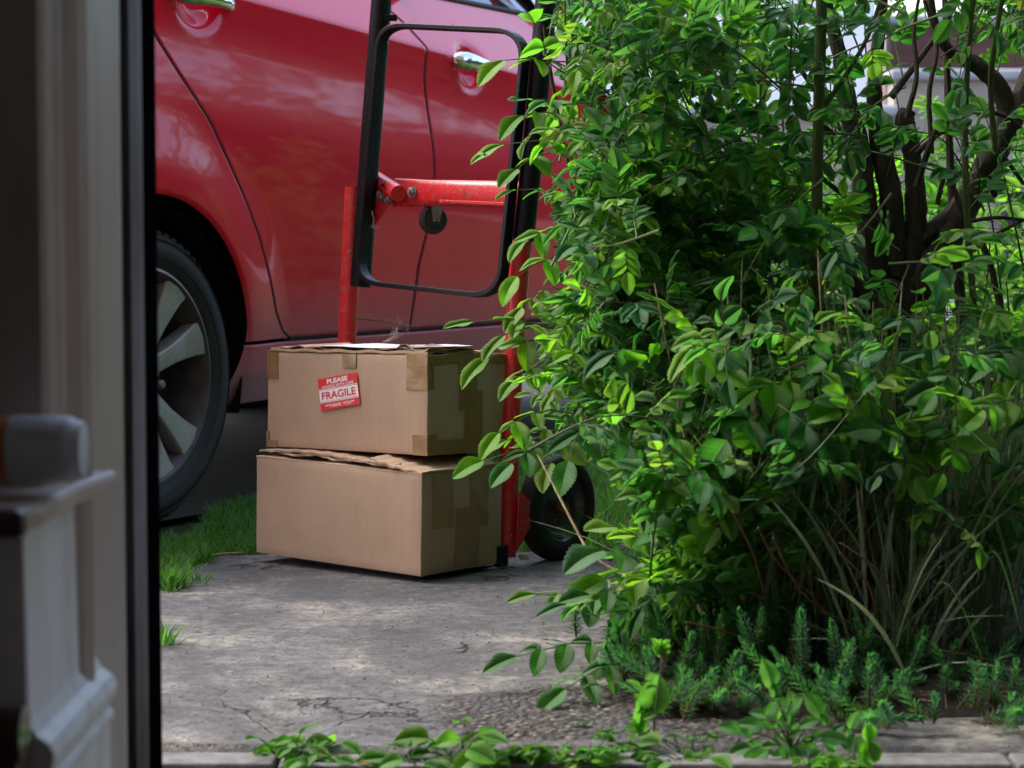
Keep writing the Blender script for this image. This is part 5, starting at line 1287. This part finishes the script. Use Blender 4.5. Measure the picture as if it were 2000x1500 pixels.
# sowthistle
b = gnd(1545, 1468); root = empty('sowthistle', b); tag(root, 'branching sowthistle weed with jagged bluish green leaves in front of the stonecrop', 'weed')
LVp = Leaves(); SP = MB()
for (x, y, a, L) in ((1510,1345,(-.3,1),.040),(1530,1395,(.5,.6),.032),(1605,1400,(-.5,.9),.038),(1490,1420,(-.9,.3),.034),(1450,1432,(-.9,.5),.032),(1600,1440,(.9,.1),.036),(1560,1420,(.7,.5),.028),(1500,1465,(-.8,-.4),.040),(1530,1480,(-.5,-.6),.046),(1470,1460,(-.8,0),.034),(1660,1425,(.3,.9),.026),(1640,1452,(.9,.0),.040),(1580,1470,(.6,-.4),.036),(1520,1370,(-.5,-.5),.026),(1545,1400,(.1,1),.030),(1505,1400,(-.6,.3),.028)):
    p = at(x, y, b.y+random.uniform(-.03,.03)); SP.tube([b, b.lerp(p,.5)+Vector((0,0,.008)), p], [.0018,.0012,.0008], n=5, smooth=3)
    for j in range(3): LVp.add(p-Vector((a[0],0,a[1]))*.012*j, Vector((a[0]+(j-1)*.8*(j>0), -.25, a[1]+(.5 if j==1 else -.4)*(j>0))), Vector((0,-.8,.7))+rv(.15), L*(1 if j==0 else .55), L*.30*(1 if j==0 else .6), (.05,.16,.055), random.uniform(.2,.8))
SP.each('stem', M['cane'], root, smooth=True)
for o in (LVp.build('leaves', M['leaf'], root, T_HI, fold=.25),): o.matrix_parent_inverse = Matrix.Translation(-root.location)
b = gnd(1668, 1492); root = empty('nodding_weed', b); tag(root, 'yellow green weed with a bent over nodding stem at the lower right', 'weed')
LVp = Leaves(); SP = MB(); SP.tube([b, at(1670,1450,b.y), at(1676,1436,b.y), at(1690,1434,b.y), at(1698,1448,b.y)], [.0014,.0012,.0011,.001,.0009], n=6, smooth=4)
for k in range(7): LVp.add(at(1698,1448,b.y), Vector((random.uniform(-.5,.5), -.3, -1 if k < 5 else .6)), Vector((0,-1,.2))+rv(.2), .026, .009, (.15,.33,.04), .2)
SP.each('stem', M['shootstem'], root, smooth=True)
for o in (LVp.build('leaves', M['leaf'], root, T_HI, fold=.2),): o.matrix_parent_inverse = Matrix.Translation(-root.location)
# dock by the car wheel
b = gnd(345, 1075); b.z = -.01; root = empty('dock_weed', b); tag(root, 'broad leaved dock weed at the foot of the car wheel', 'weed')
LVp = Leaves()
for k in range(13):
    a = random.uniform(-.5, 3.6); LVp.add(b+Vector((random.gauss(0,.02),random.gauss(0,.02),.004)), Vector((math.cos(a), -abs(math.sin(a))*.4, random.uniform(.1,.6))), Vector((0,-.3,1))+rv(.2), random.uniform(.05,.085), .019, random.choice([(.06,.20,.03),(.05,.17,.03)]), random.uniform(.6,1.3))
LVp.build('leaves', M['leaf'], root, T_HI).matrix_parent_inverse = Matrix.Translation(-root.location)
# single fallen leaf, sticks, crumbs
LVp = Leaves(); p = gnd(1105, 1408, .004); LVp.add(p, Vector((1,.05,.03)), Vector((0,0,1)), .033, .008, (.035,.12,.05), .1)
tag(LVp.build('fallen_leaf', M['leaf'], None, T_HI, fold=.1), 'single flat green leaf lying on the paving above the ferny weeds', 'leaf')
mb = MB().tube([gnd(395,1086,.006), gnd(430,1082,.006), gnd(475,1079,.007)], [.002,.0022,.0018], n=6, smooth=3); tag(mb.build('stick', M['straw'], smooth=True), 'short brown stick lying on the paving edge by the grass', 'stick')
LVp = Leaves(); LVp.add(gnd(960,1236,.003), Vector((1,.3,.25)), Vector((0,-.2,1)), .013, .004, (.30,.16,.05), 1.2); LVp.add(gnd(968,1237,.004), Vector((-.8,.3,.3)), Vector((0,-.2,1)), .009, .003, (.25,.14,.05), .9)
tag(LVp.build('dead_leaf', M['grassblade'], None, T_MED), 'curled orange brown dead leaf on the open paving', 'leaf')
for (x, y, L, c, lab) in ((700,1490,.020,(.35,.18,.10),'pale brown leaf scrap lying on the kerb edging'), (1010,1088,.03,(.20,.09,.05),'brown dead leaf under the hand truck frame'), (1330,1080,.02,(.3,.2,.18),'dry curled leaf scrap beneath the low rose')):
    LVp = Leaves(); LVp.add(gnd(x,y,.004), Vector((1,.2,.2)), Vector((0,-.2,1)), L, L*.3, c, .8); LVp.add(gnd(x+5,y,.005), Vector((.6,-.4,.3)), Vector((0,-.2,1)), L*.7, L*.25, c, .8); tag(LVp.build('dead_leaf', M['grassblade'], None, T_MED), lab, 'leaf')
# loose grit and debris
gb = MB()
for _ in range(520):
    px = random.uniform(320, 1750); py = random.uniform(1130, 1455)
    if random.random() < .5: px = random.gauss(1150, 200); py = random.uniform(1330, 1455)
    p = gnd(px, py, .001); r_ = random.uniform(.0006, .0022)*(1.5 if random.random()<.08 else 1)
    Mr = Matrix.Rotation(random.uniform(0,3), 3, rv())
    gb.add([p + Mr@Vector(v)*r_ for v in ((1,0,0),(-1,.2,0),(0,1,.1),(.1,-1,0),(0,0,.8),(0,.1,-.8))], [(0,2,4),(2,1,4),(1,3,4),(3,0,4),(2,0,5),(1,2,5),(3,1,5),(0,3,5)])
tag(gb.build('grit', simple('loose_grit', (.32,.30,.27), .9, nz=(.05,.045,.04), nscale=8)), 'loose grit and crumbs scattered over the old paving', 'grit', kind='stuff')
# mulch litter under the bush
lm = MB()
for _ in range(900):
    p = Vector((random.uniform(.14,.95), random.uniform(2.88,3.5), .025)); d = rv(); d.z *= .3; d.normalize(); lm.tube([p, p+d*random.uniform(.008,.04)], .0008, n=3)
tag(lm.build('plant_litter', M['redstem']), 'dry stems and plant litter covering the soil under the bush', 'litter', kind='stuff')
# ================================================================== BACKGROUND
def wall(name, px0, px1, Y, pytop, zb, m, lab, thick=.25, cap=.07, cat='wall'):
    a = at(px0, pytop, Y); b = at(px1, pytop, Y); root = empty(name, ((a.x+b.x)/2, Y, zb)); tag(root, lab, cat)
    o1 = MB().box((a.x, Y, zb-.2), (b.x, Y+thick, a.z-cap)).build('masonry', m, root); o2 = MB().box((a.x-.03, Y-.04, a.z-cap+.002), (b.x+.03, Y+thick+.04, a.z)).build('coping', M['coping'], root, bevel=.02)
    for o in (o1, o2): o.matrix_parent_inverse = Matrix.Translation(-root.location)
wall('stone_wall', 1150, 1745, 13.6, 205, .31, M['stone'], 'low beige stone block wall with pale coping behind the rose bush')
wall('stone_wall', 1747, 2900, 13.6, 135, .31, M['stone'], 'taller beige stone block wall right of the trunk beyond the road')
wall('brick_wall', 1740, 2900, 16.5, 30, .33, M['brick'], 'red brown brick wall with pale coping behind the taller stone wall')
gp = at(1975, 380, 13.4); tag(MB().box((gp.x-.06, 13.3, .28), (gp.x+.06, 13.42, gp.z)).build('gate_post', M['black'], bevel=.01), 'dark gate post in front of the stone wall at the right edge', 'post')
# white van behind the low wall
a = at(1330, 0, 15.5); b = at(1712, 0, 15.5)
van = empty('white_van', ((a.x-2.2+b.x)/2, 16.3, .33)); tag(van, 'white panel van parked behind the low stone wall, seen through the leaves', 'van')
def V_(mb, name, m, **k):
    o = mb.build(name, m, van, **k); o.matrix_parent_inverse = Matrix.Translation(-van.location); return o
x1 = b.x; x0 = x1-5.2; bb = MB()
bb.prism([(x0,.75),(x0,1.15),(x0+.9,1.5),(x0+1.5,2.35),(x0+2.0,2.65),(x1-.15,2.68),(x1,2.5),(x1,.75)], 15.5, 17.3, Matrix(((1,0,0,0),(0,0,1,0),(0,1,0,0),(0,0,0,1))))
V_(bb, 'body', M['vanwhite'], bevel=.06)
V_(MB().box((x0+1.05, 15.46, 1.65), (x0+1.95, 15.495, 2.2)), 'window', M['glass'])
V_(MB().box((x1-.02, 15.47, 1.45), (x1+.05, 15.62, 1.95)), 'tail_light', M['vanred'], bevel=.01)
V_(MB().box((x1-.3, 15.48, .72), (x1+.06, 17.3, .95)), 'bumper', M['coping'], bevel=.03)
for xx in (x0+.95, x1-.95): V_(MB().lathe([(0,-.1),(.32,-.1),(.35,0),(.32,.1),(0,.1)], 32, Matrix.Translation((xx, 15.6, .68))), 'wheel', M['tyre'], smooth=True)
# trees beyond, built as tapered trunks with leafy clumps
def tree(x, y, zb, h, cr, lab, seed, cols, name='tree', dens=1.0, lsz=.14, low=.25):
    r_ = random.Random(seed); root = empty(name, (x, y, zb)); tm_ = MB(); LT = Leaves()
    tm_.tube([(0,0,-.1),(.05,.02,h*.35),(-.03,.05,h*.7)], [h*.035, h*.025, h*.01], n=9, smooth=4, wob=.06)
    cl = []
    for k in range(int(22*dens)):
        a = r_.uniform(0,6.28); hz_ = h*r_.uniform(low, 1.0); rr_ = cr*math.sqrt(max(.05, 1-((hz_/h-.6)/.5)**2))*r_.uniform(.3,1); c = Vector((math.cos(a)*rr_, math.sin(a)*rr_, hz_)); cl.append(c)
        tm_.tube([(0,0,min(hz_*.6, h*.6)), (c.x*.5, c.y*.5, hz_*.85), tuple(c)], [h*.012, h*.006, h*.002], n=5, smooth=2)
    for c in cl:
        base = r_.choice(cols); sz = cr*r_.uniform(.22,.42)
        for _ in range(int(70*dens)):
            d = Vector((r_.gauss(0,1), r_.gauss(0,1), r_.gauss(0,.8))); d.normalize(); p = c + d*sz*r_.uniform(.3,1.1)
            j = r_.uniform(.7,1.3); LT.add(p, d+Vector((r_.gauss(0,.6), r_.gauss(0,.6), r_.gauss(-.3,.5))), Vector((r_.gauss(0,.5), r_.gauss(0,.5), 1)), lsz*r_.uniform(.7,1.3), lsz*.4, tuple(q_*j for q_ in base), .3)
    tm_.build('trunk', M['bark'], root, smooth=True); LT.build('crown', M['leaf'], root, T_LO); tag(root, lab, 'tree'); return root
GC = [(.045,.11,.03), (.035,.09,.025), (.06,.13,.035)]
tree(6.3, 21, .33, 6.0, 2.3, 'leafy green tree behind the brick wall at the upper right', 1, GC, lsz=.2)
tree(9.5, 17.5, .33, 4.6, 2.2, 'round green tree far right beyond the brick wall', 2, GC, lsz=.2)
tree(8.2, 9.5, .1, 2.7, 1.5, 'unseen bushy tree right of the lawn, added for the car paint to reflect', 3, GC, lsz=.14, low=.1)  # out of view, added so the paint reflects leafy shapes
tree(13, 12, .3, 4.2, 2.2, 'unseen spreading tree on the right, added for the car paint reflections', 4, GC, lsz=.2)  # added outside the view for the car reflections
tree(-5.5, 19, .33, 6.5, 2.6, 'tall tree beyond the driveway behind the car', 5, GC, lsz=.22)
tree(18, 7, .1, 4.5, 2.6, 'unseen distant tree on the far right, added for the car paint reflections', 6, GC, lsz=.24, low=.1)  # unseen, added to break up the sky in the car reflections
# unseen hedge, added on the right to darken the car paint reflections
hd = empty('hedge', (9.2, 6.0, 0)); tag(hd, 'unseen tall green hedge, added on the right to darken the car reflections', 'hedge')
core = MB().box((8.9, -3, -.1), (9.9, 18, 2.75)).build('hedge_core', simple('hedge_inside', (.012,.022,.008), .95), hd); LH = Leaves()
for _ in range(9000):
    y = random.uniform(-3, 18); z = random.uniform(0, 3.0) + .22*math.sin(y*1.7)+.15*math.sin(y*4.1); LH.add((8.9+random.uniform(-.28,.05) + (max(0,z-2.7)*random.uniform(0,2)), y, z), (random.gauss(-.6,.5), random.gauss(0,.8), random.gauss(0,.5)), (-.6, random.gauss(0,.4), .8), .16, .06, random.choice(GC), .3)
hl = LH.build('foliage', M['leaf'], hd, T_LO)
for o in (core, hl): o.matrix_parent_inverse = Matrix.Translation(-hd.location)
# shrub behind the bush: bright leaves seen through the stems
LB = Leaves(); SB = MB(); bs_ = empty('garden_shrub', (1.2, 5.6, 0)); tag(bs_, 'bright lime green shrub behind the dark rose stems', 'shrub')
for _ in range(110):
    px = random.uniform(1450, 2100); py = random.gauss(560, 130); Y = random.uniform(5.2, 6.2)
    tip = at(px, min(py, 820), Y)
    if tip.z < .05: continue
    base = tip - Vector((random.gauss(0,.08), random.gauss(0,.08), .22)); base.z = max(base.z, 0)
    shoot(LB, SB, [base, (base+tip)/2+rv(.02), tip], 6, .055, .07, 2, young_tip=1, young=.8, r0=.002)
LB.build('foliage', M['leaf'], bs_, T_MED).matrix_parent_inverse = Matrix.Translation(-bs_.location); SB.build('stems', M['shootstem'], bs_).matrix_parent_inverse = Matrix.Translation(-bs_.location)
